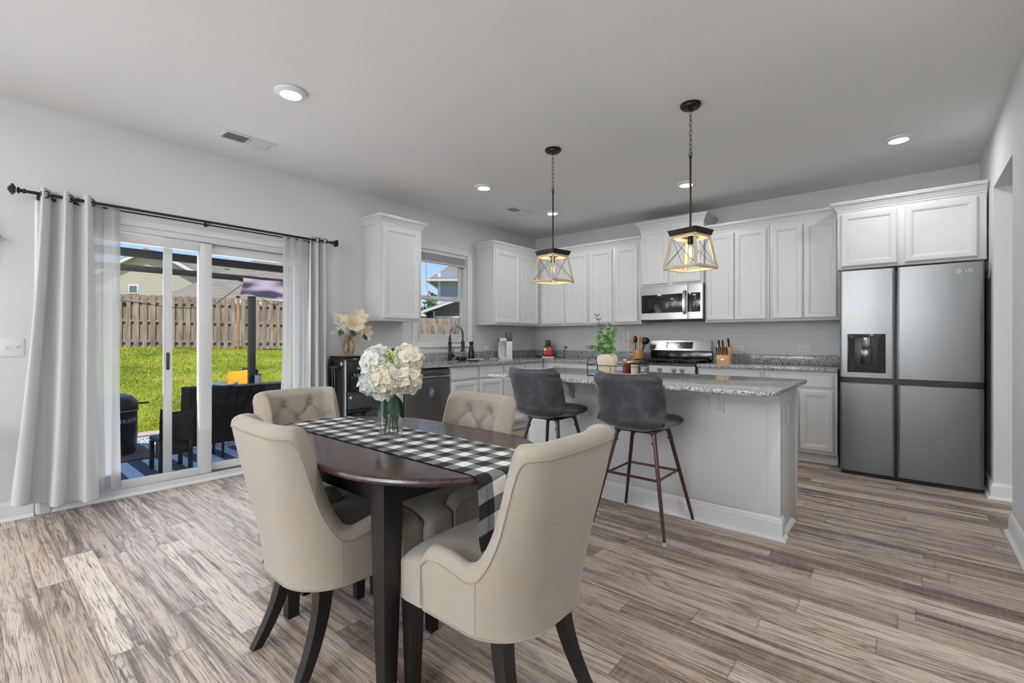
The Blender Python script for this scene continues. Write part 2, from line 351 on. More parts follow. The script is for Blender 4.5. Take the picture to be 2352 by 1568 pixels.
# ------------------------------------------------------------------ geometry helpers
class B:
    def __init__(s): s.bm = bmesh.new(); s.uv = None
    def face(s, pts):
        vs = [s.bm.verts.new(p) for p in pts]
        try: return s.bm.faces.new(vs)
        except Exception: return None
    def hexa(s, p):          # p: 8 points, bottom 4 then top 4
        v = [s.bm.verts.new(q) for q in p]
        fs = [s.bm.faces.new([v[i] for i in f]) for f in ((0, 3, 2, 1), (4, 5, 6, 7), (0, 1, 5, 4), (1, 2, 6, 5), (2, 3, 7, 6), (3, 0, 4, 7))]
        return v, fs
    def box(s, x0, x1, y0, y1, z0, z1, bev=0.0, seg=2, m=None):
        x0, x1 = sorted((x0, x1)); y0, y1 = sorted((y0, y1)); z0, z1 = sorted((z0, z1))
        P = [(x0, y0, z0), (x1, y0, z0), (x1, y1, z0), (x0, y1, z0), (x0, y0, z1), (x1, y0, z1), (x1, y1, z1), (x0, y1, z1)]
        v, fs = s.hexa(P)
        if bev > 0:
            es = list({e for f in fs for e in f.edges})
            r = bmesh.ops.bevel(s.bm, geom=es, offset=bev, segments=seg, affect='EDGES', profile=.5, clamp_overlap=True)
            v = list({q for f in r['faces'] for q in f.verts} | {q for q in v if q.is_valid})
        if m is not None: bmesh.ops.transform(s.bm, matrix=m, verts=[q for q in v if q.is_valid])
        return s
    def tube(s, pts, r, seg=10, close=False, cap=True):
        pts = [Vector(p) for p in pts]; n = len(pts)
        rs = r if isinstance(r, (list, tuple)) else [r]*n
        T = []
        for i in range(n):
            a = pts[(i-1) % n] if (close or i > 0) else pts[i]; b = pts[(i+1) % n] if (close or i < n-1) else pts[i]
            T.append((b-a).normalized())
        up = Vector((0, 0, 1)) if abs(T[0].z) < .9 else Vector((1, 0, 0))
        N = (up - T[0]*up.dot(T[0])).normalized(); rings = []
        for i in range(n):
            N = (N - T[i]*N.dot(T[i]))
            N = N.normalized() if N.length > 1e-6 else T[i].orthogonal().normalized()
            Bn = T[i].cross(N)
            rings.append([s.bm.verts.new(pts[i] + (N*math.cos(2*PI*k/seg)+Bn*math.sin(2*PI*k/seg))*rs[i]) for k in range(seg)])
        m = n if close else n-1
        for i in range(m):
            a, b = rings[i], rings[(i+1) % n]
            for k in range(seg): s.bm.faces.new((a[k], a[(k+1) % seg], b[(k+1) % seg], b[k]))
        if cap and not close:
            s.bm.faces.new(rings[0][::-1]); s.bm.faces.new(rings[-1])
        return s
    def cyl(s, c, r, z0, z1, seg=24, r2=None):
        return s.lathe([(0, z0), (r, z0), (r if r2 is None else r2, z1), (0, z1)], c, seg)
    def lathe(s, prof, c=(0, 0), seg=28, m=None, flute=0, famp=0.0):
        rings = []; nv = []
        for r, z in prof:
            if r <= 1e-6: vs = [s.bm.verts.new((c[0], c[1], z))]
            else:
                vs = []
                for k in range(seg):
                    a = 2*PI*k/seg; rr = r*(1+famp*math.cos(flute*a)) if flute else r
                    vs.append(s.bm.verts.new((c[0]+rr*math.cos(a), c[1]+rr*math.sin(a), z)))
            rings.append(vs); nv += vs
        for a, b in zip(rings, rings[1:]):
            if len(a) == 1 and len(b) == 1: continue
            for k in range(seg):
                if len(a) == 1: s.bm.faces.new((a[0], b[(k+1) % seg], b[k]))
                elif len(b) == 1: s.bm.faces.new((a[k], a[(k+1) % seg], b[0]))
                else: s.bm.faces.new((a[k], a[(k+1) % seg], b[(k+1) % seg], b[k]))
        if m is not None: bmesh.ops.transform(s.bm, matrix=m, verts=nv)
        return s
    def grid(s, fn, nu, nv, uv=None, cu=False):
        V = [[s.bm.verts.new(fn(i/nu, j/nv)) for j in range(nv+1)] for i in range(nu+(0 if cu else 1))]
        if uv and not s.uv: s.uv = s.bm.loops.layers.uv.new('UVMap')
        for i in range(nu):
            for j in range(nv):
                ii = (i+1) % len(V)
                f = s.bm.faces.new((V[i][j], V[ii][j], V[ii][j+1], V[i][j+1]))
                if uv:
                    for l, (a, b) in zip(f.loops, ((i, j), (i+1, j), (i+1, j+1), (i, j+1))): l[s.uv].uv = uv(a/nu, b/nv)
        return V
    def loft(s, rings, cap=True, close=True):
        R = [[s.bm.verts.new(p) for p in r] for r in rings]; n = len(R[0])
        for a, b in zip(R, R[1:]):
            for k in range(n if close else n-1): s.bm.faces.new((a[k], a[(k+1) % n], b[(k+1) % n], b[k]))
        if cap: s.bm.faces.new(R[0][::-1]); s.bm.faces.new(R[-1])
        return s
    def prism(s, poly, z0, z1, m=None, bev=0.0):
        a = [s.bm.verts.new((p[0], p[1], z0)) for p in poly]; b = [s.bm.verts.new((p[0], p[1], z1)) for p in poly]; n = len(poly)
        fs = [s.bm.faces.new(a[::-1]), s.bm.faces.new(b)]
        for k in range(n): fs.append(s.bm.faces.new((a[k], a[(k+1) % n], b[(k+1) % n], b[k])))
        v = a+b
        if bev:
            es = [e for f in fs[:2] for e in f.edges]
            r = bmesh.ops.bevel(s.bm, geom=list(set(es)), offset=bev, segments=3, affect='EDGES', profile=.5, clamp_overlap=True)
            v = list({q for f in r['faces'] for q in f.verts} | {q for q in v if q.is_valid})
        if m is not None: bmesh.ops.transform(s.bm, matrix=m, verts=[q for q in v if q.is_valid])
        return s
    def sphere(s, c, r, sc=(1, 1, 1), u=16, v=10):
        return s.grid_sphere(c, r, sc, u, v)
    def grid_sphere(s, c, r, sc, u, v):
        prof = [(r*math.sin(PI*j/v), -r*math.cos(PI*j/v)) for j in range(v+1)]
        m = Matrix.Translation(c) @ Matrix.Diagonal((*sc, 1))
        return s.lathe([(max(0, a) if 0 < j < v else 0, b) for j, (a, b) in enumerate(prof)], (0, 0), u, m=m)
    def panel(s, O, U, V, N, w, h, rings):
        # rings: list of (inset, depth along N); nested rectangles from outside in, last one filled
        O, U, V, N = Vector(O), Vector(U), Vector(V), Vector(N); R = []
        for i, d in rings:
            R.append([s.bm.verts.new(O+U*a+V*b+N*d) for a, b in ((i, i), (w-i, i), (w-i, h-i), (i, h-i))])
        for a, b in zip(R, R[1:]):
            for k in range(4): s.bm.faces.new((a[k], a[(k+1) % 4], b[(k+1) % 4], b[k]))
        s.bm.faces.new(R[-1]); s.bm.faces.new(R[0][::-1]); return s
    def molding(s, path, prof, closed=False, side=1, cap=True):
        # path: xy points; prof: (out, z) points; out grows to the right of the path when side = 1
        P = [Vector((p[0], p[1])) for p in path]; n = len(P); rings = []
        for i in range(n):
            ds = []
            if i > 0 or closed: ds.append((P[i]-P[i-1]).normalized())
            if i < n-1 or closed: ds.append((P[(i+1) % n]-P[i]).normalized())
            ns = [Vector((d.y, -d.x))*side for d in ds]
            if len(ns) == 2:
                m = ns[0]+ns[1]; m = m*(2/max(m.length_squared, 1e-6)) if m.length > 1e-3 else ns[0]
            else: m = ns[0]
            rings.append([(P[i].x+m.x*o, P[i].y+m.y*o, z) for o, z in prof])
        if closed: rings.append(rings[0])
        return s.loft(rings, cap=cap and not closed, close=True)
    def build(s, name, mat, parent=None, ang=32, loc=None, weld=True):
        bm = s.bm
        if weld: bmesh.ops.remove_doubles(bm, verts=bm.verts, dist=1e-5)
        bmesh.ops.recalc_face_normals(bm, faces=bm.faces)
        ca = math.radians(ang)
        for f in bm.faces: f.smooth = True
        for e in bm.edges:
            if len(e.link_faces) != 2 or e.calc_face_angle(0) > ca: e.smooth = False
        me = D.meshes.new(name); bm.to_mesh(me); bm.free()
        me.materials.append(M[mat] if isinstance(mat, str) else mat)
        o = D.objects.new(name, me); COL.objects.link(o)
        if parent: o.parent = parent
        if loc: o.location = loc
        return o
def thing(name, label, cat, loc=(0, 0, 0), rz=0, group=None):
    o = D.objects.new(name, None); COL.objects.link(o); o.empty_display_size = .1
    o.location = loc; o.rotation_euler = (0, 0, rz); o['label'] = label; o['category'] = cat
    if group: o['group'] = group
    return o
def tag(o, label, cat, group=None, kind=None):
    o['label'] = label; o['category'] = cat
    if group: o['group'] = group
    if kind: o['kind'] = kind
    return o
def struct(o, label=None):
    o['kind'] = 'structure'
    if label: o['label'] = label
    return o
def sroot(name, label=None):
    o = D.objects.new(name, None); COL.objects.link(o); o['kind'] = 'structure'
    if label: o['label'] = label
    return o
def dup(root, loc=None, rz=None, label=None, cat=None, group=None):
    def rec(o, par):
        c = o.copy(); COL.objects.link(c); c.parent = par
        for ch in list(o.children): rec(ch, c)
        return c
    r = rec(root, None)
    if loc is not None: r.location = loc
    if rz is not None: r.rotation_euler = (0, 0, rz)
    if label: r['label'] = label
    if cat: r['category'] = cat
    if group: r['group'] = group
    return r
def box(name, mat, parent, x0, x1, y0, y1, z0, z1, bev=0.0, seg=2):
    return B().box(x0, x1, y0, y1, z0, z1, bev, seg).build(name, mat, parent)
def boxm(b, c, size, rot=(0, 0, 0), bev=0.0):
    from mathutils import Euler
    m = Matrix.Translation(c) @ Euler(rot).to_matrix().to_4x4()
    x, y, z = [v/2 for v in size]; b.box(-x, x, -y, y, -z, z, bev, m=m); return b
def text(name, body, size, mat, parent, loc, rot, extr=.0006, align='CENTER', bold=0):
    c = D.curves.new(name, 'FONT'); c.body = body; c.size = size; c.extrude = extr; c.align_x = align; c.align_y = 'CENTER'; c.offset = bold
    c.resolution_u = 3
    o = D.objects.new(name, c); COL.objects.link(o)
    bpy.context.view_layer.update()
    me = D.meshes.new_from_object(o.evaluated_get(bpy.context.evaluated_depsgraph_get()))
    D.objects.remove(o); me.materials.clear(); me.materials.append(M[mat])
    q = D.objects.new(name, me); COL.objects.link(q); q.location = loc; q.rotation_euler = rot
    if parent: q.parent = parent
    return q
def sstep(a, b, x):
    t = max(0, min(1, (x-a)/(b-a))); return t*t*(3-2*t)
def catmull(pts, n=8):
    P = [Vector(p) for p in pts]; out = []
    for i in range(len(P)-1):
        a = P[max(0, i-1)]; b = P[i]; c = P[i+1]; d = P[min(len(P)-1, i+2)]
        for k in range(n):
            t = k/n
            out.append(.5*((2*b)+(c-a)*t+(2*a-5*b+4*c-d)*t*t+(3*b-a-3*c+d)*t**3))
    out.append(P[-1]); return out
X, Y, Z = Vector((1, 0, 0)), Vector((0, 1, 0)), Vector((0, 0, 1))
CH = 2.743            # ceiling height
RX = 4.948            # right wall
REAR = -9.6
# ------------------------------------------------------------------ room shell
struct(box('floor', 'floor', None, -.15, 6.4, REAR-.1, .12, -.12, 0))
struct(box('ceiling', 'ceiling', None, -.15, 6.4, REAR-.1, .12, CH, CH+.15))
DO = (-5.43, -3.60, 2.03)     # sliding door opening y0, y1, top
WO = (-2.31, -1.475, 1.15, 2.275)  # kitchen window opening
b = B(); T = .15
b.box(-T, 0, REAR, -8.25, 0, CH); b.box(-T, 0, -8.25, -6.75, 0, .75); b.box(-T, 0, -8.25, -6.75, 2.25, CH); b.box(-T, 0, -6.75, DO[0], 0, CH); b.box(-T, 0, DO[0], DO[1], DO[2], CH); b.box(-T, 0, DO[1], WO[0], 0, CH)
b.box(-T, 0, WO[0], WO[1], 0, WO[2]); b.box(-T, 0, WO[0], WO[1], WO[3], CH); b.box(-T, 0, WO[1], .12, 0, CH)
struct(b.build('wall_left', 'wall'))
struct(box('wall_back', 'wall', None, 0, RX+.12, 0, .12, 0, CH))
b = B(); b.box(RX, RX+.12, -.87, 0, 0, CH); b.box(RX, RX+.12, -1.70, -.87, 2.31, CH); b.box(RX, RX+.12, REAR, -1.70, 0, CH)
struct(b.build('wall_right', 'wall'))
b = B(); b.box(RX+.12, 6.4, -.87, -.75, 0, CH); struct(b.build('wall_hallway', 'wall'))
struct(box('wall_hallway_end', 'wall', None, 6.3, 6.4, REAR, -.87, 0, CH))
b = B()
ww, wh, wz0 = 1.30, 1.50, .75
xs = [0]
for wx, _ in RW: xs += [wx-ww/2, wx+ww/2]
xs.append(6.4)
for i in range(0, len(xs)-1, 2): b.box(xs[i], xs[i+1], REAR-.12, REAR, 0, CH)
for i in range(1, len(xs)-1, 2): b.box(xs[i], xs[i+1], REAR-.12, REAR, 0, wz0); b.box(xs[i], xs[i+1], REAR-.12, REAR, wz0+wh, CH)
struct(b.build('wall_rear', 'wall'))
struct(box('roof_slab', 'shingle', None, -.45, 7.0, REAR-.6, .6, CH+.15, CH+.45))
for i, (wx, _) in enumerate(RW):
    r = sroot('window_%d' % (i+2))
    b = B(); a0, a1 = wx-ww/2, wx+ww/2
    for q in ((a0, a0+.05, wz0, wz0+wh), (a1-.05, a1, wz0, wz0+wh), (a0, a1, wz0, wz0+.05), (a0, a1, wz0+wh-.05, wz0+wh), (a0, a1, wz0+wh/2-.025, wz0+wh/2+.025)):
        b.box(q[0], q[1], REAR-.09, REAR-.03, q[2], q[3], .004)
    b.build('window_frame', 'vinyl', r)
    b = B()
    for q in ((a0-.08, a0, wz0-.08, wz0+wh+.08), (a1, a1+.08, wz0-.08, wz0+wh+.08), (a0, a1, wz0-.08, wz0), (a0, a1, wz0+wh, wz0+wh+.08)):
        b.box(q[0], q[1], REAR, REAR+.02, q[2], q[3], .004)
    b.build('window_casing', 'trim', r)
    box('pane', 'pane', r, a0+.05, a1-.05, REAR-.065, REAR-.06, wz0+.05, wz0+wh-.05)
r = sroot('window_4'); b = B()  # window out of view, added to let more light onto the right side
for q in ((-8.25, -8.20, .75, 2.25), (-6.80, -6.75, .75, 2.25), (-8.20, -6.80, .75, .80), (-8.20, -6.80, 2.20, 2.25), (-8.20, -6.80, 1.475, 1.525)): b.box(-.09, -.03, *q, .004)
b.build('window_frame', 'vinyl', r); box('pane', 'pane', r, -.065, -.06, -8.2, -6.8, .8, 2.2)
b = B()
for q in ((-8.33, -8.25, .67, 2.33), (-6.75, -6.67, .67, 2.33), (-8.25, -6.75, .67, .75), (-8.25, -6.75, 2.25, 2.33)): b.box(0, .02, *q, .004)
b.build('window_casing', 'trim', r)
# baseboards
BP = [(0, 0), (.016, 0), (.016, .085), (.013, .093), (.013, .100), (.009, .107), (.006, .118), (0, .12)]
SH = [(.016, 0), (.034, 0), (.034, .006), (.030, .014), (.022, .019), (.016, .02)]
def baseb(name, path, side=1):
    r = sroot(name)
    B().molding(path, BP, side=side).build('board', 'trim', r, ang=25)
    B().molding(path, SH, side=side).build('shoe_moulding', 'trim', r, ang=25)
    return r
baseb('baseboard_left', [(0, REAR), (0, DO[0]-.085)])
baseb('baseboard_left_2', [(0, DO[1]+.085), (0, -3.03)])
baseb('baseboard_right', [(RX, -.02), (RX, -.87), (6.3, -.87)], side=1)
baseb('baseboard_right_2', [(RX+.12, -1.70), (RX, -1.70), (RX, REAR)], side=1)
baseb('baseboard_rear', [(6.3, REAR), (0, REAR)], side=1)
# sliding glass door -------------------------------------------------------
d = sroot('door_1')
y0, y1, zt = DO
b = B()
b.box(-.13, -.005, y0, y0+.045, 0, zt, .003); b.box(-.13, -.005, y1-.045, y1, 0, zt, .003)
b.box(-.13, -.005, y0+.045, y1-.045, zt-.045, zt, .003); b.box(-.13, .012, y0+.045, y1-.045, 0, .038, .004)
b.box(-.012, .004, y0+.045, y1-.045, .0385, .055, .002)
b.build('door_frame', 'vinyl', d)
def sash(parent, name, xa, xb, ya, yb, za, zb, st, rt, rb, pane='glass_pane'):
    b = B(); b.box(xa, xb, ya, ya+st, za, zb, .004); b.box(xa, xb, yb-st, yb, za, zb, .004)
    b.box(xa, xb, ya+st, yb-st, zb-rt, zb, .004); b.box(xa, xb, ya+st, yb-st, za, za+rb, .004)
    g = .006; xm = (xa+xb)/2
    for q in ((ya+st, ya+st+g, za+rb, zb-rt), (yb-st-g, yb-st, za+rb, zb-rt)): b.box(xa+.008, xb-.008, *q)
    o = b.build(name, 'vinyl', parent)
    box(pane, 'pane', o, xm-.003, xm+.003, ya+st+.002, yb-st-.002, za+rb+.002, zb-rt-.002)
    return o
sash(d, 'sliding_panel', -.055, -.015, -5.38, -4.46, .056, 1.978, .088, .075, .06)
sash(d, 'fixed_panel', -.105, -.065, -4.545, -3.65, .06, 1.978, .085, .075, .06)
b = B(); b.box(-.128, -.112, -4.775, -4.715, .04, 1.98, .003); b.box(-.126, -.114, -4.715, -3.66, .04, .075); b.box(-.126, -.114, -4.715, -3.66, 1.955, 1.98)
sc_ = b.build('screen_door_frame', 'vinyl', d)
b = B(); b.box(-.1125, -.104, -4.757, -4.733, .93, 1.07, .006); b.build('screen_latch', 'darkgrey', sc_)
for k, zz in enumerate((1.21, 1.28, 1.36)): box('latch_tab', 'plate', sc_, -.113, -.109, -4.756, -4.744, zz, zz+.03, .002)
# casing round the door
def casing(name, ya, yb, za, zb, w, xin=0.0, bottom=False, head=0.0):
    r = sroot(name); b = B(); q = .0
    prof = [(0, 0), (w, 0), (w, .010), (w-.012, .018), (w-.028, .018), (w-.034, .014), (.012, .011), (.004, .009), (0, .006)]
    def bar(p0, p1, m0, m1):   # inner edge from p0 to p1 in y,z; mitre sign at each end
        p0 = Vector(p0); p1 = Vector(p1); dd = (p1-p0).normalized(); nn = Vector((dd.y, -dd.x))
        R = []
        for p, mm in ((p0, m0), (p1, m1)):
            R.append([(xin+h, (p+nn*o+dd*mm*o).x, (p+nn*o+dd*mm*o).y) for o, h in prof])
        b.loft(R)
    # path runs clockwise seen from the room so that outwards is on the right hand side
    bar((ya, zb), (ya, za), -1, 1 if bottom else 0)
    bar((yb, za), (yb, zb), -1 if bottom else 0, 1)
    bar((yb, zb), (ya, zb), -1, 1)
    if bottom: bar((ya, za), (yb, za), -1, 1)
    b.build('casing_boards', 'trim', r, ang=20)
    return r
casing('trim_1', y0-.003, y1+.003, 0, zt+.003, .078)
b = B(); b.molding([(.0, y0+.0), (.0, y1-.0)], [(.001, 0), (.024, 0), (.024, .006), (.019, .016), (.012, .021), (.001, .022)]); struct(b.build('trim_2', 'trim'))
# kitchen window --------------------------------------------------------------
w = sroot('window_1')
ya, yb, za, zb = WO
b = B()
for q in ((ya, ya+.04, za, zb), (yb-.04, yb, za, zb), (ya+.04, yb-.04, za, za+.045), (ya+.04, yb-.04, zb-.04, zb)): b.box(-.12, -.015, *q, .003)
b.box(-.10, -.06, ya+.04, yb-.04, za+.045, za+.07)
b.build('window_frame', 'vinyl', w)
zm = 1.69
sash(w, 'upper_sash', -.105, -.075, ya+.04, yb-.04, zm-.02, zb-.04, .04, .04, .04)
lo = sash(w, 'lower_sash', -.068, -.035, ya+.035, yb-.035, za+.045, zm+.025, .045, .045, .05)
b = B()
for yy in (ya+.2, yb-.2): b.box(-.035, -.022, yy-.03, yy+.03, zm+.012, zm+.024, .003)
b.build('sash_lock', 'plate', lo)
casing('trim_3', ya, yb, za, zb, .08, bottom=True)
bl = sroot('window_blind')
b = B(); b.box(-.05, -.004, ya+.012, yb-.012, zb-.045, zb-.003, .003); b.build('head_rail', 'vinyl', bl)
b = B()
for k in range(14): b.box(-.050, -.006, ya+.016, yb-.016, zb-.05-.0058*k-.0022, zb-.05-.0058*k, 0)
b.box(-.052, -.004, ya+.016, yb-.016, zb-.150, zb-.133, .003); b.build('blind_slats', 'vinyl', bl)
B().tube([(-.003, ya+.13, zb-.05), (-.001, ya+.135, zb-.30), (.002, ya+.15, 1.74)], .004, 6).build('tilt_wand', 'plate', bl)
# ------------------------------------------------------------------ outdoors
def gz(x, y):
    t = sstep(-3.6, -15.0, x) if False else max(0, min(1, (-3.7-x)/11.0))
    return -.17 + 1.02*t*(.75+.25*t)
b = B(); b.grid(lambda u, v: (-3.72-56*u**1.4, -45+90*v, gz(-3.72-56*u**1.4, 0)), 30, 20); struct(b.build('lawn', 'lawn'), 'sloping back garden lawn')
b = B(); b.box(-3.72, -.15, -12, 1.2, -.5, -.125); struct(b.build('patio', 'concrete'))
b = B(); b.box(-3.72, 1.5, 1.2, 45, -.5, -.17); struct(b.build('side_lawn', 'lawn'))
bm = bmesh.new(); rnd = random.Random(3)
for k in range(90000):
    u = rnd.random(); x = -3.75 - 12.2*u**1.25; y = -5.6 + 7.6*rnd.random() + (x+3.7)*-.12*0
    # keep to the wedge seen through the door
    ang = (y+5.832)/(4.464-x)
    if not (.02 < ang < .50): 
        y = -5.832 + (4.464-x)*(.03+.44*rnd.random())
    z = gz(x, y)-.004; a = rnd.random()*PI; h = .022+.04*rnd.random()*(1+.03*(-x)); wd = .0028+.0008*(-x)
    lx, ly = rnd.uniform(-.045, .045), rnd.uniform(-.045, .045)
    p = bm.verts.new((x-math.cos(a)*wd, y-math.sin(a)*wd, z)); q = bm.verts.new((x+math.cos(a)*wd, y+math.sin(a)*wd, z)); r_ = bm.verts.new((x+lx, y+ly, z+h))
    bm.faces.new((p, q, r_))
me = D.meshes.new('grass'); bm.to_mesh(me); bm.free(); me.materials.append(M['blade'])
g = D.objects.new('grass', me); COL.objects.link(g); tag(g, 'sunlit yellow-green grass growing on the garden slope up to the fence', 'grass', kind='stuff')
# shadow-box fences
def fence(name, label, A, Bp, ztop, post_every=2.44, bw=.14, gap=.085, h=1.83, seed=1, arch=0.0, brown=(), slope=None):
    rr = random.Random(seed); A = Vector(A); Bp = Vector(Bp); L = (Bp-A).length; dd = (Bp-A).normalized(); ang = math.atan2(dd.y, dd.x)
    root = thing(name, label, 'fence', (A.x, A.y, 0), ang)
    npan = max(1, round(L/post_every)); pl = L/npan
    for i in range(npan):
        b = B(); x0 = i*pl; n = int(pl/(bw+gap)); st = (pl-.09)/n
        for k in range(n):
            xx = x0+.05+st*(k+.5); zt_ = ztop(xx/L) + arch*math.sin(PI*(xx-x0)/pl) + rr.uniform(-.012, .012)
            w_ = bw*rr.uniform(.96, 1.03); tw = rr.uniform(-.01, .01); c = .022
            P = [(-w_/2, zt_-h), (w_/2, zt_-h), (w_/2, zt_-c), (w_/2-c, zt_), (-w_/2+c, zt_), (-w_/2, zt_-c)]
            m = Matrix.Translation((xx, -.033, 0)) @ Matrix.Rotation(PI/2, 4, 'X') @ Matrix.Rotation(tw, 4, 'Y')
            b.prism([(p[0]+rr.uniform(-.003, .003), p[1]) for p in P], 0, .018, m=m)
            xb_ = xx+st/2
            if k < n-1:
                m = Matrix.Translation((xb_, .055, 0)) @ Matrix.Rotation(PI/2, 4, 'X')
                b.prism([(p[0], p[1]-.01) for p in P], 0, .018, m=m)
        b.build('board_panel', 'fencewood', root)
        b = B()
        for f in (.14, .52, .88):
            za_ = ztop(i/npan)-h*(1-f); zb_ = ztop((i+1)/npan)-h*(1-f)
            b.hexa([(x0, -.03, za_-.04), (x0+pl, -.03, zb_-.04), (x0+pl, .03, zb_-.04), (x0, .03, za_-.04), (x0, -.03, za_+.04), (x0+pl, -.03, zb_+.04), (x0+pl, .03, zb_+.04), (x0, .03, za_+.04)])
        b.build('rail', 'fencewood', root)
    for i in range(npan+1):
        x0 = i*pl; zt_ = ztop(i/npan)
        p = B().box(x0-.05, x0+.05, -.085, .015, zt_-h-.3, zt_+.04, .006).build('post', 'postwood' if i in brown else 'fencewood', root)
        b = B(); b.box(x0-.065, x0+.065, -.1, .03, zt_+.04, zt_+.075, .004); b.box(x0-.045, x0+.045, -.08, .01, zt_+.075, zt_+.10, .01)
        b.build('post_cap', 'bronze', p)
    return root
# main fence: photo posts stand at (-15.1,-1.2) and (-14.3,.8)
u_ = Vector((1.91, 4.24)).normalized(); pA = Vector((-15.15, -1.2)); pitch = 2.14
A = pA-u_*pitch*3; Bq = pA+u_*pitch*3
fence('garden_fence', 'long weathered wooden fence of overlapping boards at the top of the lawn', A, Bq, lambda t: 2.74-.13*t, post_every=pitch, seed=2, brown=(4,))
fence('garden_fence', 'wooden fence panel with arched top seen low through the kitchen window', (-3.30, -.70), (.1, 2.56), lambda t: 1.36, post_every=2.36, bw=.14, gap=.06, h=1.5, seed=5, arch=.10)
fence('garden_fence', 'farther wooden fence rising behind the arched panel outside the kitchen window', (-9.6, 1.9), (-4.1, 6.53), lambda t: 1.86, post_every=9, bw=.17, gap=.10, h=1.8, seed=6)
# neighbouring houses
def house_gable(): 
    h = thing('neighbour_house', 'beige sided house with a gable and one tiny window above the fence', 'house', (-30.37, 1.35, 0), math.atan2(4.18*.85, 4.18))
    # local x runs along the gable wall, local y away from the garden
    wl = B(); hw = 3.1
    pts = [(-4.2, 0), (3.0, 0), (3.0, 5.2), (1.9, 5.75), (0.2, 6.30), (-.6, 6.12), (-4.2, 4.45)]
    m = Matrix.Rotation(PI/2, 4, 'X'); wl.prism(pts, -9, 0, m=m); wl.build('wall', 'sidingb', h)
    b = B()
    def slab(p, q, y0=-.35, y1=9, t=.14):
        (xa, za_), (xb, zb_) = p, q
        b.hexa([(xa, y0, za_), (xb, y0, zb_), (xb, y1, zb_), (xa, y1, za_), (xa, y0, za_+t), (xb, y0, zb_+t), (xb, y1, zb_+t), (xa, y1, za_+t)])
    slab((-5.4, 3.95), (.2, 6.42)); slab((.2, 6.42), (1.9, 5.85)); slab((1.9, 5.85), (3.5, 4.98))
    b.build('roof', 'shingle', h)
    b = B()
    def fas(p, q, y=-.42):
        (xa, za_), (xb, zb_) = p, q
        b.hexa([(xa, y, za_-.16), (xb, y, zb_-.16), (xb, y+.06, zb_-.16), (xa, y+.06, za_-.16), (xa, y, za_+.04), (xb, y, zb_+.04), (xb, y+.06, zb_+.04), (xa, y+.06, za_+.04)])
    fas((-5.4, 3.95), (.2, 6.42)); fas((.2, 6.42), (1.9, 5.85)); fas((1.9, 5.85), (3.5, 4.98))
    b.build('fascia', 'vinyl', h)
    b = B(); b.hexa([(-9, 3, 5.0), (-.5, 3, 6.3), (2.6, 9, 6.3), (-9, 9, 5.0), (-9, 3, 5.1), (-.2, 6.0, 7.05), (.8, 7.0, 7.05), (-9, 9, 5.1)]); b.build('roof', 'shingle', h)
    f = box('window', 'vinyl', h, -1.0, -.42, -.06, .02, 3.88, 4.42, .01)
    box('pane', plain('dark_window_pane', RGB(90, 115, 115), .15, var=.1), f, -.93, -.49, -.065, -.055, 3.95, 4.35)
    return h
house_gable()
h = thing('neighbour_house', 'low house with a broad grey hip roof and blue-grey walls behind the fence', 'house', (-25.22, .47, 0), math.atan2(6.0, 7.07))
b = B()
E0 = [(0, 0, 3.15), (9.6, 0, 3.15), (9.6, 11, 3.15), (0, 11, 3.15)]; R0 = [(2.5, 5.6, 6.28), (9.0, 5.6, 6.45)]
b.face([E0[0], E0[1], R0[1], R0[0]]); b.face([E0[1], E0[2], R0[1]]); b.face([E0[2], E0[3], R0[0], R0[1]]); b.face([E0[3], E0[0], R0[0]]); b.face(E0)
b.build('roof', 'shingle', h)
b = B(); b.box(.5, 9.2, .5, 10.5, -1, 3.14); b.build('wall', 'sidingt', h)
B().prism([(6.0, 3.05), (9.3, 3.05), (7.7, 4.7)], -.6, -.45, m=Matrix.Rotation(PI/2, 4, 'X')).build('gable', 'sidingt', h)
b = B(); b.box(0, 9.6, -.08, 0, 3.0, 3.2); b.build('gutter', 'vinyl', h)
B().cyl((8.2, 5.6), .08, 6.3, 6.95, 10).build('vent_pipe', 'darkgrey', h)
h = thing('neighbour_house', 'two storey blue-grey house with screened porch outside the kitchen window', 'house', (-10.85, 7.4, 0), math.atan2(1.23, 1.45))
box('upper_wall', 'sidingt', h, 0, 7, 0, 8, 2.95, 4.05); box('lower_wall', 'sidingp', h, 0, 7, 0, 8, .2, 2.93)
box('corner_trim', 'vinyl', h, -.04, .08, -.04, .08, .2, 4.0); box('frieze_trim', 'vinyl', h, .08, 7, -.03, .0, 2.86, 3.0)
b = B(); e = [(-.45, -.4, 3.66), (7, -.4, 3.66), (7, 9, 3.66), (-.45, 9, 3.66)]; r = [(1.2, 3.4, 5.6), (7, 3.4, 5.6)]
b.face([e[0], e[1], r[1], r[0]]); b.face([e[3], e[0], r[0]]); b.face([e[2], e[3], r[0], r[1]]); b.face(e); b.face([e[1], e[2], r[1]]); b.build('roof', 'shingle', h)
b = B(); b.box(-.5, 7, -.5, -.38, 3.60, 3.68, .02); b.box(-.5, -.38, -.38, 9, 3.60, 3.68, .02); b.build('gutter', 'vinyl', h)
p = thing('screened_porch', 'white framed screened porch with sloping grey roof above the farther fence', 'porch', (-8.75, 5.15, 0), math.atan2(.81, .96))
b = B()
for xx in (.12, 1.25, 2.6): b.box(xx, xx+.07, 0, .07, .1, 2.16+xx*.35)
b.box(.12, 3, 0, .07, 1.95, 2.02); b.box(.12, 3, 0, .07, 1.45, 1.52); b.build('porch_frame', 'vinyl', p)
b = B(); b.hexa([(-.25, -.3, 2.12), (3.2, -.3, 3.33), (3.2, 2.5, 3.33), (-.25, 2.5, 2.12), (-.25, -.3, 2.20), (3.2, -.3, 3.41), (3.2, 2.5, 3.41), (-.25, 2.5, 2.20)]); b.build('porch_roof', 'shingle', p)
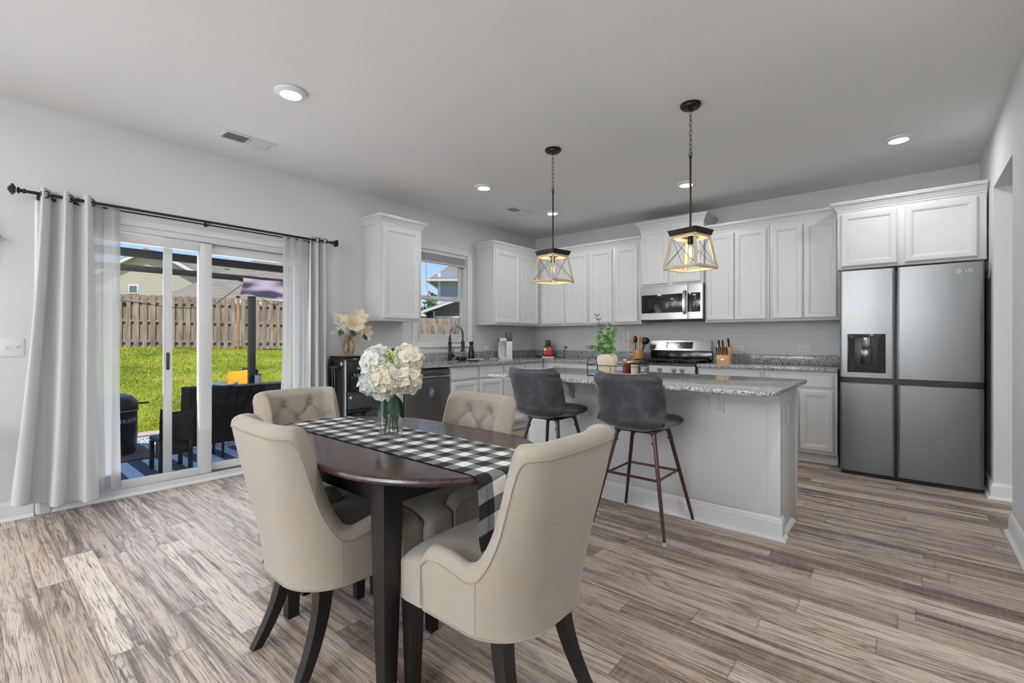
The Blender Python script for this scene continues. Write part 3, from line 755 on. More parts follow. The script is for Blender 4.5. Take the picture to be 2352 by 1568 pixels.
b = B(); b.hexa([(-.25, -.36, 2.08), (3.2, -.36, 3.29), (3.2, -.3, 3.29), (-.25, -.3, 2.08), (-.25, -.36, 2.17), (3.2, -.36, 3.38), (3.2, -.3, 3.38), (-.25, -.3, 2.17)]); b.build('porch_fascia', 'vinyl', p)
b = B(); b.hexa([(-.15, .2, .2), (3.2, .2, .2), (3.2, 2.4, .2), (-.15, 2.4, .2), (-.15, .2, 2.1), (3.2, .2, 3.25), (3.2, 2.4, 3.25), (-.15, 2.4, 2.1)]); b.build('dark_screen', plain('insect_screen', RGB(58, 66, 62), .8, var=.1), p)
h = thing('neighbour_house', 'distant small house whose dark gable roof peeks over the far fence', 'house', (-15.6, 9.0, 0), .9)
b = B(); b.face([(-1.2, 0, 2.85), (2.8, 0, 2.0), (2.8, 4, 2.0), (-1.2, 4, 2.85)]); b.face([(-1.2, 0, 2.85), (-1.2, 4, 2.85), (-2.8, 4, 2.3), (-2.8, 0, 2.3)]); b.build('roof', plain('dark_shingles', RGB(92, 92, 98), .9, nscale=8, var=.15), h)
B().prism([(-2.5, 0), (2.4, 0), (2.4, 1.95), (-1.2, 2.72), (-2.5, 2.28)], -3.8, -.1, m=Matrix.Rotation(PI/2, 4, 'X')).build('wall', 'sidingp', h)
# tree
def leafcloud(name, mat, parent, c, rx, ry, rz, n, size, seed=1):
    rr = random.Random(seed); bm = bmesh.new()
    for k in range(n):
        d_ = Vector((rr.gauss(0, 1), rr.gauss(0, 1), rr.gauss(0, 1))).normalized()*rr.random()**.45
        p_ = Vector((c[0]+d_.x*rx, c[1]+d_.y*ry, c[2]+d_.z*rz)); a = Vector((rr.gauss(0, 1), rr.gauss(0, 1), rr.gauss(0, 1))).normalized(); q_ = a.orthogonal().normalized(); s_ = size*rr.uniform(.6, 1.3)
        vs = [bm.verts.new(p_-a*s_), bm.verts.new(p_+q_*s_*.4), bm.verts.new(p_+a*s_), bm.verts.new(p_-q_*s_*.4)]; bm.faces.new(vs)
    me = D.meshes.new(name); bm.to_mesh(me); bm.free(); me.materials.append(M[mat]); o = D.objects.new(name, me); COL.objects.link(o); o.parent = parent; return o
t = thing('tree', 'small leafy green tree between the porch and the distant dark roof', 'tree', (-10.5, 6.75, 0))
leafcloud('foliage', 'leaf', t, (.05, -.1, 2.45), .34, .34, .7, 420, .075, 4); leafcloud('foliage', 'leaf', t, (-.35, -.35, 2.35), .45, .3, .16, 120, .07, 5)
B().tube([(0, 0, .3), (.02, 0, 1.5), (0, -.05, 2.6)], [.08, .06, .03], 8).build('trunk', 'stem', t)
# patio things ----------------------------------------------------------------
PZ = -.125
tag(B().box(-1.80, -.22, -6.6, -2.2, PZ, PZ+.008).build('striped_rug', 'rugs'), 'blue and white striped outdoor rug lying just outside the sliding door', 'rug')
tag(B().box(-3.15, -2.0, -5.6, -3.2, PZ, PZ+.008).build('woven_rug', 'rugw'), 'black and white woven outdoor rug near the sunny patio edge', 'rug')
o = B().prism([(-1.86, -5.3), (-1.84, -4.40), (-2.85, -4.42), (-2.85, -5.3)], PZ+.008, PZ+.02).build('rubber_mat', 'mat'); tag(o, 'brown rubber mat under the black covered drum', 'mat')
dr = thing('covered_drum', 'black vinyl-covered drum lettered in white on the brown mat', 'drum', (-2.30, -4.73, PZ+.021))
b = B(); b.lathe([(0, 0), (.19, 0), (.205, .03), (.215, .2), (.215, .47), (.0, .47)], seg=36); b.build('drum_body', 'vinylcover', dr)
b = B(); b.lathe([(0, .471), (.222, .471), (.225, .50), (.212, .58), (.17, .64), (.10, .665), (0, .67)], seg=36); b.build('drum_lid', 'vinylcover', dr)
B().tube([(.224*math.cos(a), .224*math.sin(a), .484) for a in [2*PI*k/36 for k in range(36)]], .006, 6, close=True).build('seam_piping', 'greyprint', dr)
boxm(B(), (.10, .245, .555), (.02, .11, .02), (0, 0, 0), .004).build('side_handle', 'black', dr)
yaw = math.atan2(-4.73+5.832, -2.3-4.464)  # drum seen from the room
for k, ch in enumerate('SALUSPA'):
    a = math.radians(7.8 + k*7.7); R_ = .2165
    text('lettering', ch, .064, 'whiteprint', dr, (R_*math.cos(a), R_*math.sin(a), .375), (PI/2, 0, a+PI/2), .0008).scale = (.6, 1, 1)
wc = thing('wicker_chair', 'black woven wicker garden chair standing on the striped rug', 'chair', (-1.10, -4.475, PZ+.008), math.radians(0))
b = B()
def wb(u, v): return (.17-.02*v+.05*v*v+.05*(1-(2*u-1)**2)*-1, -.135+.27*u, .30+.29*v+.05*(abs(u-.5)*2)**3*v)
b.grid(wb, 10, 10); b.grid(lambda u, v: tuple(Vector(wb(u, v))+Vector((-.025, 0, 0))), 10, 10); b.build('backrest', 'wicker', wc)
B().box(-.22, .12, -.14, .14, .29, .33, .015).build('seat', 'wicker', wc)
B().box(-.02, .12, -.13, .13, .17, .285, .01).build('skirt', 'wicker', wc)
for sx, sy in ((-.2, -.12), (-.2, .12), (.13, -.12), (.13, .12)):
    B().box(sx-.018, sx+.018, sy-.018, sy+.018, 0, .285 if sx < 0 else .32, .004).build('leg', 'blackplastic', wc)
tb = thing('draped_table', 'long narrow patio table draped in black cloth that hangs almost to the rug', 'table', (-1.25, -4.29, PZ+.008))
box('tabletop', 'tablebrown', tb, -.27, 0.0, .01, 1.7, .735, .768, .004)
b = B()
b.grid(lambda u, v: (.012+.012*math.sin(u*55)*(1-v), 1.71*u, .17+.60*v), 60, 8); b.grid(lambda u, v: (-.28*u+.012, .0+.012*math.sin(u*30)*(1-v), .17+.60*v), 20, 8); b.build('cloth_skirt', 'cloth', tb)
box('cloth_overlay', 'cloth', tb, -.28, .004, .0, .42, .769, .776, .002)
for lx, ly in ((-.05, .32), (-.22, .3), (-.05, 1.5), (-.22, 1.5)): B().tube([(lx, ly+.02, .73), (lx+.03*(1 if lx > -.1 else -1), ly, 0.0)], .014, 8).build('leg', 'black', tb)
lt = thing('lantern_speaker', 'small grey cylinder speaker with black top standing on the draped table', 'speaker', (-1.39, -3.56, PZ+.78))
B().lathe([(0, 0), (.034, 0), (.036, .02), (.034, .10), (0, .10)], seg=20).build('speaker_body', plain('warm_grey_fabric', RGB(215, 206, 196), .8, nscale=100, var=.1), lt)
B().lathe([(0, .101), (.033, .101), (.031, .112), (0, .112)], seg=20).build('speaker_cap', 'black', lt)
pc = thing('patio_armchair', 'dark wicker armchair behind the draped table holding an orange cushion', 'chair', (-2.55, -3.56, PZ), math.radians(-6))
box('seat', 'wicker', pc, -.3, .3, -.3, .3, .30, .42, .02); boxm(B(), (0, .30, .60), (.56, .07, .60), (-.12, 0, 0), .02).build('backrest', 'wicker', pc)
for sx in (-.3, .3): box('armrest', 'wicker', pc, sx-.03, sx+.03, -.3, .3, .1, .6, .01)
for sx in (-.28, .28):
    for sy in (-.28, .28): box('leg', 'wicker', pc, sx-.02, sx+.02, sy-.02, sy+.02, 0, .3)
def cushion(b, w_, h_, t_, m):
    vs = []
    for sgn in (1, -1):
        V = b.grid(lambda u, v: (w_*(u-.5)*(1-.06*math.sin(PI*v)), h_*(v-.5)*(1-.06*math.sin(PI*u)), sgn*t_*(max(0, math.sin(PI*u)*math.sin(PI*v)))**.45), 12, 12)
        vs += [q for r in V for q in r]
    bmesh.ops.transform(b.bm, matrix=m, verts=vs)
b = B(); cushion(b, .34, .30, .06, Matrix.Translation((-2.38, -3.41, .62)) @ Matrix.Rotation(math.radians(42), 4, 'Z') @ Matrix.Rotation(math.radians(68), 4, 'X') @ Matrix.Rotation(math.radians(8), 4, 'Z'))
tag(b.build('cushion', 'orange'), 'bright orange square cushion leaning on the dark patio armchair', 'cushion')
b = B(); b.grid(lambda u, v: (-1.50+.12*u, -4.02+.26*v, PZ+.795+.03*math.sin(v*7)*math.sin(PI*u)+.012*math.sin(u*9+v*5)), 12, 20)
tag(b.build('crumpled_napkin', 'towel'), 'crumpled white cloth napkin on the edge of the draped table', 'napkin')
pg = thing('pergola', 'dark metal pergola frame with folded grey canopy over the patio', 'pergola', (0, 0, 0))
def bar(b, p, q, w_=.07, h_=.07):
    p, q = Vector(p), Vector(q); L = (q-p).length; m = Matrix.Translation((p+q)/2) @ (q-p).to_track_quat('X', 'Z').to_matrix().to_4x4()
    b.box(-L/2, L/2, -w_/2, w_/2, -h_/2, h_/2, .004, m=m); return b
# the frame stands at about x = -1.7 parallel to the house
bar(B(), (-2.05, -3.382, PZ), (-2.05, -3.382, 1.92), .075, .075).build('post', 'pergola', pg)
bar(B(), (-2.05, -6.6, PZ), (-2.05, -6.6, 1.92), .075, .075).build('post', 'pergola', pg)
bar(B(), (-.885, -6.7, 1.958), (-.885, -2.1, 1.958)).build('beam', 'pergola', pg)
bar(B(), (-2.05, -6.7, 1.958), (-2.05, -2.1, 1.958), .065, .065).build('beam', 'pergola', pg)
for yy in (-6.6, -2.15):
    bar(B(), (-2.01, yy, 1.958), (-.92, yy, 1.958), .06, .06).build('beam', 'pergola', pg)
    bar(B(), (-.885, yy, PZ), (-.885, yy, 1.92), .07, .07).build('post', 'pergola', pg)
bar(B(), (-2.05, -2.15, PZ), (-2.05, -2.15, 1.92), .07, .07).build('post', 'pergola', pg)
b = B()
def can(u, v):
    y = -3.515+1.3*u
    return (-1.975+.022*math.sin(v*6-u*7)+.012*math.sin(u*23+v*5)+.02*math.sin(v*11+u*3)*v, y-.02*v, 1.955-.235*v+.012*math.sin(u*6+1)*v)
b.grid(can, 40, 18); cn = b.build('canopy', 'canopy', pg)
sol = cn.modifiers.new('s', 'SOLIDIFY'); sol.thickness = .004
b = B()
for k in range(9): 
    yy = -3.515+.024*k
    b.tube([(-2.05+.04*math.cos(a), yy, 1.953+.045*math.sin(a)) for a in [2*PI*j/12 for j in range(12)]], .0035, 5, close=True)
b.build('canopy_rings', 'pergola', pg)
cord = [(-1.97, -6.2, 1.65), (-1.97, -5.2, 1.66), (-1.97, -4.70, 1.59), (-1.97, -4.25, 1.54), (-1.97, -3.98, 1.55), (-1.97, -3.86, 1.58), (-2.0, -3.52, 1.87)]
sl = thing('string_light', 'black string light cord with glass bulbs sagging under the pergola beam', 'string light', (0, 0, 0))
B().tube(catmull(cord, 6), .004, 6).build('cord', 'rope', sl)
def sbulb(par, x, y, z):
    sk = B().lathe([(0, -.05), (.016, -.05), (.018, -.02), (.012, 0), (0, 0)], seg=12).build('socket', 'black', par, loc=(x, y, z))
    B().lathe([(.010, 0), (.022, -.02), (.028, -.045), (.022, -.068), (0, -.082)], seg=14).build('bulb', 'bulb', sk, loc=(0, 0, -.05))
sbulb(sl, -1.97, -4.69, 1.575); sbulb(sl, -1.97, -5.4, 1.65)
sl2 = thing('string_light', 'short string light loop with one bulb hanging beside the patio post', 'string light', (0, 0, 0))
B().tube(catmull([(-2.0, -3.27, 1.70), (-2.0, -3.17, 1.65), (-2.0, -3.12, 1.635), (-2.0, -3.05, 1.66), (-2.0, -2.8, 1.78)], 6), .004, 6).build('cord', 'rope', sl2)
sbulb(sl2, -2.0, -3.115, 1.63)
# ------------------------------------------------------------------ cabinets
DOOR = [(0, 0), (0, .012), (.003, .016), (.007, .017), (.008, .0205), (.012, .022), (.043, .022), (.046, .0195), (.053, .018), (.056, .014), (.060, .0115)]
DRAW = [(0, 0), (0, .012), (.003, .016), (.010, .018), (.014, .022)]
CROWN = [(0, 0), (.006, 0), (.006, .012), (.012, .018), (.018, .034), (.034, .054), (.048, .062), (.048, .072), (.054, .074), (.054, .084), (0, .084)]
def fr(kind):       # local axes of a cabinet face
    return ((1, 0, 0), (0, 0, 1), (0, -1, 0)) if kind == 'back' else ((0, 1, 0), (0, 0, 1), (1, 0, 0))
def upper(name, label, kind, a0, a1, z0, z1, dep, doors, crown=None, off=0, grp='white wall cabinets', returns=(True, True)):
    """a0..a1 along the wall; doors = list of (d0, d1)"""
    U, V, N = fr(kind)
    loc = (a0, 0, z0) if kind == 'back' else (0, a0, z0)
    c = thing(name, label, 'cabinet', loc, 0, grp)
    w, h = a1-a0, z1-z0
    b = B(); g = .001
    if kind == 'back': b.box(g, w-g, -dep+.018, -.002, 0, h, .001); b.box(g, w-g, -dep, -dep+.0175, 0, h, .002)
    else: b.box(.002, dep-.018, g, w-g, 0, h, .001); b.box(dep-.0175, dep, g, w-g, 0, h, .002)
    b.build('carcass', 'cab', c)
    for d0, d1 in doors:
        O = (d0-a0, -dep-.0005, .022) if kind == 'back' else (dep+.0005, d0-a0, .022)
        hh = h-.022-.030
        B().panel(O, U, V, N, d1-d0, hh, DOOR).build('door', 'cab', c, ang=12)
    if crown:
        zc = h-.004
        pr = [(o_, zc+q) for o_, q in CROWN]
        if kind == 'back':
            p = []
            if returns[0]: p.append((0, -.004))
            p += [(0, -dep), (w, -dep)]
            if returns[1]: p.append((w, -.004))
            side = 1
        else:
            p = []
            if returns[0]: p.append((.004, 0))
            p += [(dep, 0), (dep, w)]
            if returns[1]: p.append((.004, w))
            side = 1
        B().molding(p, pr, side=side).build('crown_moulding', 'cab', c, ang=20)
        if kind == 'back': box('cabinet_top', 'cab', c, .002, w-.002, -dep, -.004, zc+.002, zc+.01)
        else: box('cabinet_top', 'cab', c, .004, dep, .002, w-.002, zc+.002, zc+.01)
    return c
UZ0, UZ1 = 1.372, 2.385
upper('wall_cabinet', 'single-door white wall cabinet standing alone left of the kitchen window', 'left', -3.035, -2.515, UZ0, UZ1, .33, [(-3.02, -2.555)], True)
# corner run, left wall part and back wall part
c1 = upper('wall_cabinet', 'two-door white wall cabinet right of the kitchen window', 'left', -1.325, -.335, UZ0, UZ1, .33, [(-1.295, -.800), (-.785, -.375)], False)
U_ = upper('wall_cabinet', 'two-door white corner wall cabinet behind the left pendant', 'back', .001, 1.165, UZ0, UZ1, .33, [(.385, .765), (.80, 1.145)], False)
upper('wall_cabinet', 'two-door white wall cabinet left of the microwave', 'back', 1.166, 1.928, UZ0, UZ1, .33, [(1.185, 1.52), (1.565, 1.875)], False)
pr = [(o_, UZ1-.004+q) for o_, q in CROWN]
cr_ = B().molding([(.004, -1.325), (.33, -1.325), (.33, -.33), (1.928, -.33)], pr).build('crown_moulding', 'cab', None, ang=20)
tag(cr_, 'white crown moulding wrapping the corner run of wall cabinets', 'moulding')
upper('wall_cabinet', 'raised white cabinet with crown above the microwave', 'back', 1.930, 2.692, 1.822, 2.535, .375, [(1.955, 2.285), (2.335, 2.665)], True)
upper('wall_cabinet', 'two-door white wall cabinet directly right of the microwave', 'back', 2.694, 3.352, UZ0, UZ1, .33, [(2.712, 3.005), (3.012, 3.325)], False)
upper('wall_cabinet', 'two-door white wall cabinet beside the refrigerator cabinet', 'back', 3.354, 3.965, UZ0, UZ1, .33, [(3.378, 3.655), (3.662, 3.94)], False)
o = B().molding([(2.693, -.33), (3.965, -.33)], pr).build('crown_moulding', 'cab', None, ang=20)
tag(o, 'straight white crown moulding on the cabinets between microwave and refrigerator', 'moulding')
upper('wall_cabinet', 'deep two-door white cabinet over the refrigerator', 'back', 3.967, RX-.012, 1.815, 2.345, .62, [(3.995, 4.395), (4.44, 4.885)], True, returns=(True, False))
# base cabinets
def base(name, label, kind, a0, a1, fronts, grp='white base cabinets', dep=.60, ends=(False, False)):
    """fronts: list of (kind, d0, d1, z0, z1)"""
    U, V, N = fr(kind); loc = (a0, 0, 0) if kind == 'back' else (0, a0, 0)
    c = thing(name, label, 'cabinet', loc, 0, grp); w = a1-a0; b = B()
    if kind == 'back': b.box(.001, w-.001, -dep, -dep+.018, .105, .876, .002); b.box(.001, .017, -dep+.019, -.002, .105, .876); b.box(w-.017, w-.001, -dep+.019, -.002, .105, .876); b.box(.0175, w-.0175, -dep+.019, -.002, .105, .121); b.box(.001, w-.001, -dep+.07, -.01, .001, .1045)
    else: b.box(dep-.018, dep, .001, w-.001, .105, .876, .002); b.box(.002, dep-.019, .001, .017, .105, .876); b.box(.002, dep-.019, w-.017, w-.001, .105, .876); b.box(.002, dep-.019, .0175, w-.0175, .105, .121); b.box(.01, dep-.07, .001, w-.001, .001, .1045)
    b.build('carcass', 'cab', c)
    for k, d0, d1, z0, z1 in fronts:
        O = (d0-a0, -dep-.0005, z0) if kind == 'back' else (dep+.0005, d0-a0, z0)
        B().panel(O, U, V, N, d1-d0, z1-z0, DOOR if k == 'door' else DRAW).build(k, 'cab', c, ang=12)
    b = B()
    if kind == 'back': b.box(.001, w-.001, -dep+.055, -dep+.0695, .0, .018, .004)
    else: b.box(dep-.0695, dep-.055, .001, w-.001, 0, .018, .004)
    b.build('toe_kick_shoe', 'cab', c)
    return c
base('base_cabinet', 'white end panel cabinet between water cooler and dishwasher', 'left', -3.035, -2.955, [])
base('base_cabinet', 'narrow white base cabinet with drawer right of the dishwasher', 'left', -2.33, -1.885, [('drawer', -2.312, -1.905, .722, .855), ('door', -2.312, -1.905, .13, .70)])
base('base_cabinet', 'white sink base cabinet with two false drawer fronts', 'left', -1.883, -1.01, [('drawer', -1.862, -1.46, .722, .855), ('drawer', -1.435, -1.03, .722, .855), ('door', -1.862, -1.46, .13, .70), ('door', -1.435, -1.03, .13, .70)])
base('base_cabinet', 'white corner base cabinet under the red bottle', 'left', -1.008, -.003, [('drawer', -.988, -.66, .722, .855), ('door', -.988, -.66, .13, .70)])
cc = base('base_cabinet', 'white base cabinet with wide drawer left of the range', 'back', .605, 1.925, [('drawer', .70, 1.42, .722, .855), ('drawer', 1.47, 1.90, .722, .855), ('door', .70, 1.05, .13, .70), ('door', 1.07, 1.42, .13, .70), ('door', 1.47, 1.90, .13, .70)])
box('finger_pull', 'darkgrey', cc, .18, .28, -.632, -.6225, .806, .811)
base('base_cabinet', 'white base cabinet with wide drawer right of the range', 'back', 2.702, 3.362, [('drawer', 2.722, 3.335, .722, .855), ('door', 2.722, 3.02, .13, .70), ('door', 3.035, 3.335, .13, .70)])
base('base_cabinet', 'white base cabinet beside the refrigerator with open view of its door', 'back', 3.364, 3.968, [('drawer', 3.395, 3.94, .722, .855), ('door', 3.395, 3.66, .13, .70), ('door', 3.672, 3.94, .13, .70)])
# counters ----------------------------------------------------------------
CT0, CT1 = .878, .912
# L-shaped counter with a rectangular sink cut-out
SK = (.13, .53, -2.19, -1.44)
b = B()
b.box(.001, SK[0], -3.05, -.001, CT0, CT1); b.box(SK[1], .642, -3.05, -.64, CT0, CT1); b.box(SK[0], SK[1], -3.05, SK[2], CT0, CT1); b.box(SK[0], SK[1], SK[3], -.64, CT0, CT1); b.box(SK[0], 1.926, -.64, -.001, CT0, CT1)
b.box(SK[1], .642, -.66, -.639, CT0, CT1)
o = b.build('countertop', 'granite'); tag(o, 'L-shaped speckled grey granite countertop with the sink cut into it', 'countertop')
b = B(); b.box(.001, .021, -3.05, -.021, CT1, 1.014, .001); b.box(.001, 1.926, -.021, -.001, CT1, 1.014, .001)
b.build('backsplash', 'granite', o)
o = B().box(2.704, 3.975, -.64, -.001, CT0, CT1, .002).build('countertop', 'granite'); tag(o, 'straight granite countertop between the range and the refrigerator', 'countertop')
B().box(2.704, 3.975, -.021, -.001, CT1, 1.014, .001).build('backsplash', 'granite', o)
# sink and faucet
s_ = thing('kitchen_sink', 'undermount steel sink below the kitchen window', 'sink', (.33, -1.815, CT0))
b = B(); w2, l2 = .2, .375
for q in ((-w2, -w2+.012, -l2, l2), (w2-.012, w2, -l2, l2), (-w2+.012, w2-.012, -l2, -l2+.012), (-w2+.012, w2-.012, l2-.012, l2)): b.box(*q, -.2, -.001)
b.box(-w2, w2, -l2, l2, -.212, -.2); b.build('basin', 'darkgrey', s_); B().cyl((0, 0), .04, -.2, -.196, 20).build('drain', 'chrome', s_)
f = thing('kitchen_faucet', 'tall matte black spring faucet arching over the sink', 'faucet', (.095, -1.875, CT1))
b = B(); b.lathe([(0, 0), (.030, 0), (.030, .012), (.023, .014), (.023, .085), (.019, .09), (.019, .205), (.0235, .207), (.0235, .235), (.015, .238), (.015, .29), (0, .29)]); b.build('faucet_body', 'black', f)
arc = [(.0, 0, .29)] + [(.115-.115*math.cos(a), 0, .315+.115*math.sin(a)) for a in [PI*k/20 for k in range(21)]] + [(.23, 0, .28), (.232, 0, .245)]
B().tube(arc, .0095, 10).build('hose', 'rope', f)
hel = []; AP = catmull(arc[:19], 6)
for i in range(len(AP)-1):
    t_ = (AP[i+1]-AP[i]).normalized(); n_ = Vector((0, 1, 0)); b_ = t_.cross(n_)
    for k in range(2):
        a = 2*PI*(i*2+k)/4.0*1.0; hel.append(AP[i].lerp(AP[i+1], k/2)+(n_*math.cos(a)+b_*math.sin(a))*.0155)
B().tube(hel, .0024, 5).build('spring', 'chrome', f)
b = B(); b.tube([(.01, 0, .222), (.215, 0, .222)], .004, 8); b.lathe([(.014, .21), (.024, .21), (.024, .236), (.014, .236)], (.232, 0)); b.build('support_arm', 'black', f)
b = B(); b.lathe([(0, .118), (.032, .118), (.034, .126), (.030, .130), (.020, .134), (.019, .15), (.0205, .2), (.0205, .242), (.012, .248), (0, .248)], (.232, 0)); b.build('spray_head', 'black', f)
b = B(); b.tube([(.0, 0, .055), (.0, .062, .055)], .0195, 14); b.tube([(.0, .045, .06), (.0, .052, .145)], [.007, .0045], 8); b.build('lever', 'black', f)
dp_ = thing('sink_caddy', 'low black drain caddy beside the faucet', 'caddy', (.12, -1.70, CT1))
B().lathe([(0, 0), (.058, 0), (.066, .012), (.066, .036), (.058, .044), (0, .046)], seg=24).build('caddy_body', 'black', dp_)
o = B().box(.05, .19, -1.60, -1.36, CT1+.001, CT1+.013, .004).build('drying_board', 'whiteplastic'); tag(o, 'small white board lying behind the sink', 'board')
kt = thing('black_vase', 'tall black waisted bottle standing on the white board by the sink', 'bottle', (.115, -1.52, CT1+.014))
B().lathe([(0, 0), (.040, 0), (.043, .01), (.042, .05), (.034, .11), (.024, .155), (.022, .175), (.026, .2), (.031, .215), (.028, .222), (0, .222)], seg=32).build('bottle_body', 'blackplastic', kt)
boxm(B(), (.033, -.018, .10), (.006, .006, .12), (0, -.12, 0), .001).build('strip', 'darkgrey', kt)
# water filter machine
wm = thing('water_filter_machine', 'white countertop water dispenser with smoky tank in the corner', 'water dispenser', (.20, -.93, CT1), math.radians(-38))
b = B(); b.box(-.09, .09, -.10, .075, 0, .022, .006); b.box(-.085, .085, -.005, .075, .022, .24, .008); b.box(-.085, -.03, -.10, -.006, .022, .235, .006); b.build('machine_body', 'whiteplastic', wm)
box('nozzle_head', 'whiteplastic', wm, .025, .088, -.105, -.006, .235, .285, .01)
B().lathe([(0, 0), (.016, 0), (.016, .012), (0, .012)], m=Matrix.Translation((.056, -.106, .26)) @ Matrix.Rotation(PI/2, 4, 'X')).build('knob', 'darkgrey', wm)
box('water_tank', plain('smoky_tank', G(.09), .12, var=.15), wm, -.066, .085, .0, .072, .2405, .355, .006)
for k in range(4): box('marking', 'greyprint', wm, -.078, -.045, -.1025, -.1005, .09+.035*k, .094+.035*k)
o = B().tube(catmull([(.007, -1.10, 1.062), (.03, -1.07, 1.06), (.06, -1.055, .99), (.055, -1.09, .93), (.06, -1.10, .917), (.10, -1.12, .916), (.13, -1.06, .917), (.12, -1.0, .93)], 8), .0035, 6).build('power_cord', 'whitecord')
tag(o, 'white power cord looping from the left wall outlet to the water dispenser', 'cord')
# red bottle warmer
rb = thing('wax_warmer', 'square red glass bottle-shaped warmer with black cap in the counter corner', 'warmer', (.405, -.22, CT1), math.radians(36))
box('base_stand', 'whiteplastic', rb, -.085, .085, -.05, .05, 0, .014, .004)
box('bottle_body', 'redbox', rb, -.062, .062, -.034, .034, .022, .162, .006)
b = B(); b.box(-.07, -.063, -.04, .04, .0145, .166, .002); b.box(.063, .07, -.04, .04, .0145, .166, .002); b.box(-.063, .063, -.04, .04, .0145, .0215); b.box(-.063, .063, -.04, .04, .1625, .168, .002); b.build('bottle_frame', 'blackgloss', rb)
box('bottle_cap', 'black', rb, -.042, .042, -.034, .034, .1685, .255, .003)
for k, (w_, zz) in enumerate(((.07, .112), (.04, .092), (.05, .075))): box('lettering', 'label', rb, -w_/2, w_/2, -.0352, -.0345, zz, zz+.003)
o = B().tube(catmull([(.36, -.12, .93), (.30, -.12, .925), (.26, -.16, .918), (.22, -.17, .917)], 8), .004, 6).build('loose_plug_cord', 'rope'); tag(o, 'short black cord with plug lying left of the red warmer', 'cord')
B().box(.15, .22, -.19, -.15, .914, .936, .008).build('plug', 'black', o)
o = B().tube(catmull([(.585, -.022, 1.063), (.580, -.045, 1.05), (.58, -.05, 1.0), (.60, -.07, .95), (.62, -.10, .918), (.56, -.14, .917), (.52, -.17, .94), (.48, -.19, .93), (.47, -.2, .916)], 8), .0035, 6).build('power_cord', 'rope')
tag(o, 'black power cord hanging from the back wall outlet to the red warmer', 'cord')
boxm(B(), (.588, -.018, 1.063), (.028, .03, .022), (0, 0, 0), .005).build('plug', 'black', o)
# paper towel holder
o = B().tube(catmull([(1.60, -.17, .920), (1.60, -.17, 1.10), (1.603, -.17, 1.255), (1.63, -.17, 1.285), (1.657, -.17, 1.255), (1.66, -.17, 1.10), (1.66, -.17, .920)], 8), .0035, 8).build('towel_loop', 'chrome')
h_ = thing('paper_towel_holder', 'empty chrome wire paper towel holder left of the bamboo crock', 'holder', (0, 0, 0)); o.parent = h_
B().lathe([(0, CT1), (.07, CT1), (.07, CT1+.006), (.0, CT1+.008)], (1.63, -.17)).build('holder_base', 'chrome', h_)
# utensil crock
CRX, CRY = 1.835, -.235
uc = thing('utensil_crock', 'round bamboo crock full of cooking utensils beside the range', 'crock', (CRX, CRY, CT1))
B().lathe([(0, 0), (.064, 0), (.0655, .004), (.0655, .136), (.063, .140), (.056, .140), (.054, .136), (.054, .01), (0, .01)], seg=40).build('crock_body', 'bamboo', uc)
def utensil(name, label, lean, ang, L, head, mat):
    t = thing(name, label, 'utensil', (CRX+.028*math.cos(ang), CRY+.028*math.sin(ang), CT1+.012), 0, 'cooking utensils in the bamboo crock')
    m = Matrix.Rotation(ang, 4, 'Z') @ Matrix.Rotation(lean, 4, 'Y')
    hb = B(); p0, p1 = m @ Vector((0, 0, 0)), m @ Vector((0, 0, L*.74)); hb.tube([p0, p1], [.0055, .007], 8); hb.build('handle', mat, t)
    face = m @ Matrix.Translation((0, 0, L*.74)) @ Matrix.Rotation(-ang+math.radians(38), 4, 'Z')
    b = B()
    if head == 'spoon': b.grid_sphere((0, 0, .045), 1, (.029, .007, .048), 16, 10)
    elif head == 'fork':
        b.grid_sphere((0, 0, .03), 1, (.028, .006, .035), 16, 8)
        for k in range(4): b.tube([(-.0195+.013*k, 0, .045), (-.0195+.013*k, 0, .085)], [.005, .003], 6)
    elif head == 'slotted':
        b.grid_sphere((0, 0, .045), 1, (.027, .006, .05), 16, 10)
    elif head == 'ladle': b.grid_sphere((0, 0, .04), 1, (.045, .03, .045), 18, 12)
    elif head == 'spatula': b.box(-.028, .028, -.003, .003, 0, .09, .003)
    elif head == 'whisk':
        for k in range(4):
            a = PI*k/4; b.tube([(math.cos(a)*.028*math.sin(s2), math.sin(a)*.028*math.sin(s2), .05-.05*math.cos(s2)) for s2 in [2*PI*j/16 for j in range(16)]], .0012, 5, close=True)
    if b.bm.verts:
        bmesh.ops.transform(b.bm, matrix=face, verts=b.bm.verts)
    b.build('head', mat, t)
    if head == 'slotted':
        b = B()
        for k in range(3): b.box(-.0135+.01*k, -.0095+.01*k, -.0075, .0075, .025, .07)
        bmesh.ops.transform(b.bm, matrix=face, verts=b.bm.verts); b.build('slot', 'dark', t)
utensil('wooden_fork', 'light wooden fork leaning left in the bamboo crock', .22, PI*1.08, .27, 'fork', 'spoon')
utensil('slotted_spoon', 'pale wooden slotted spoon standing in the bamboo crock', .12, PI*1.80, .275, 'slotted', 'spoon')
utensil('black_spoon', 'black serving spoon between the two wooden utensils in the crock', .05, PI*1.3, .285, 'spoon', 'cutlery')
utensil('black_ladle', 'large round black ladle at the right of the bamboo crock', .30, .1, .28, 'ladle', 'cutlery')
utensil('wooden_spoon', 'reddish wooden spoon behind the slotted spoon in the crock', .18, .5, .265, 'spoon', 'mahogany')
utensil('wire_whisk', 'silver wire whisk leaning out to the far left of the crock', .46, PI*1.02, .24, 'whisk', 'chrome')
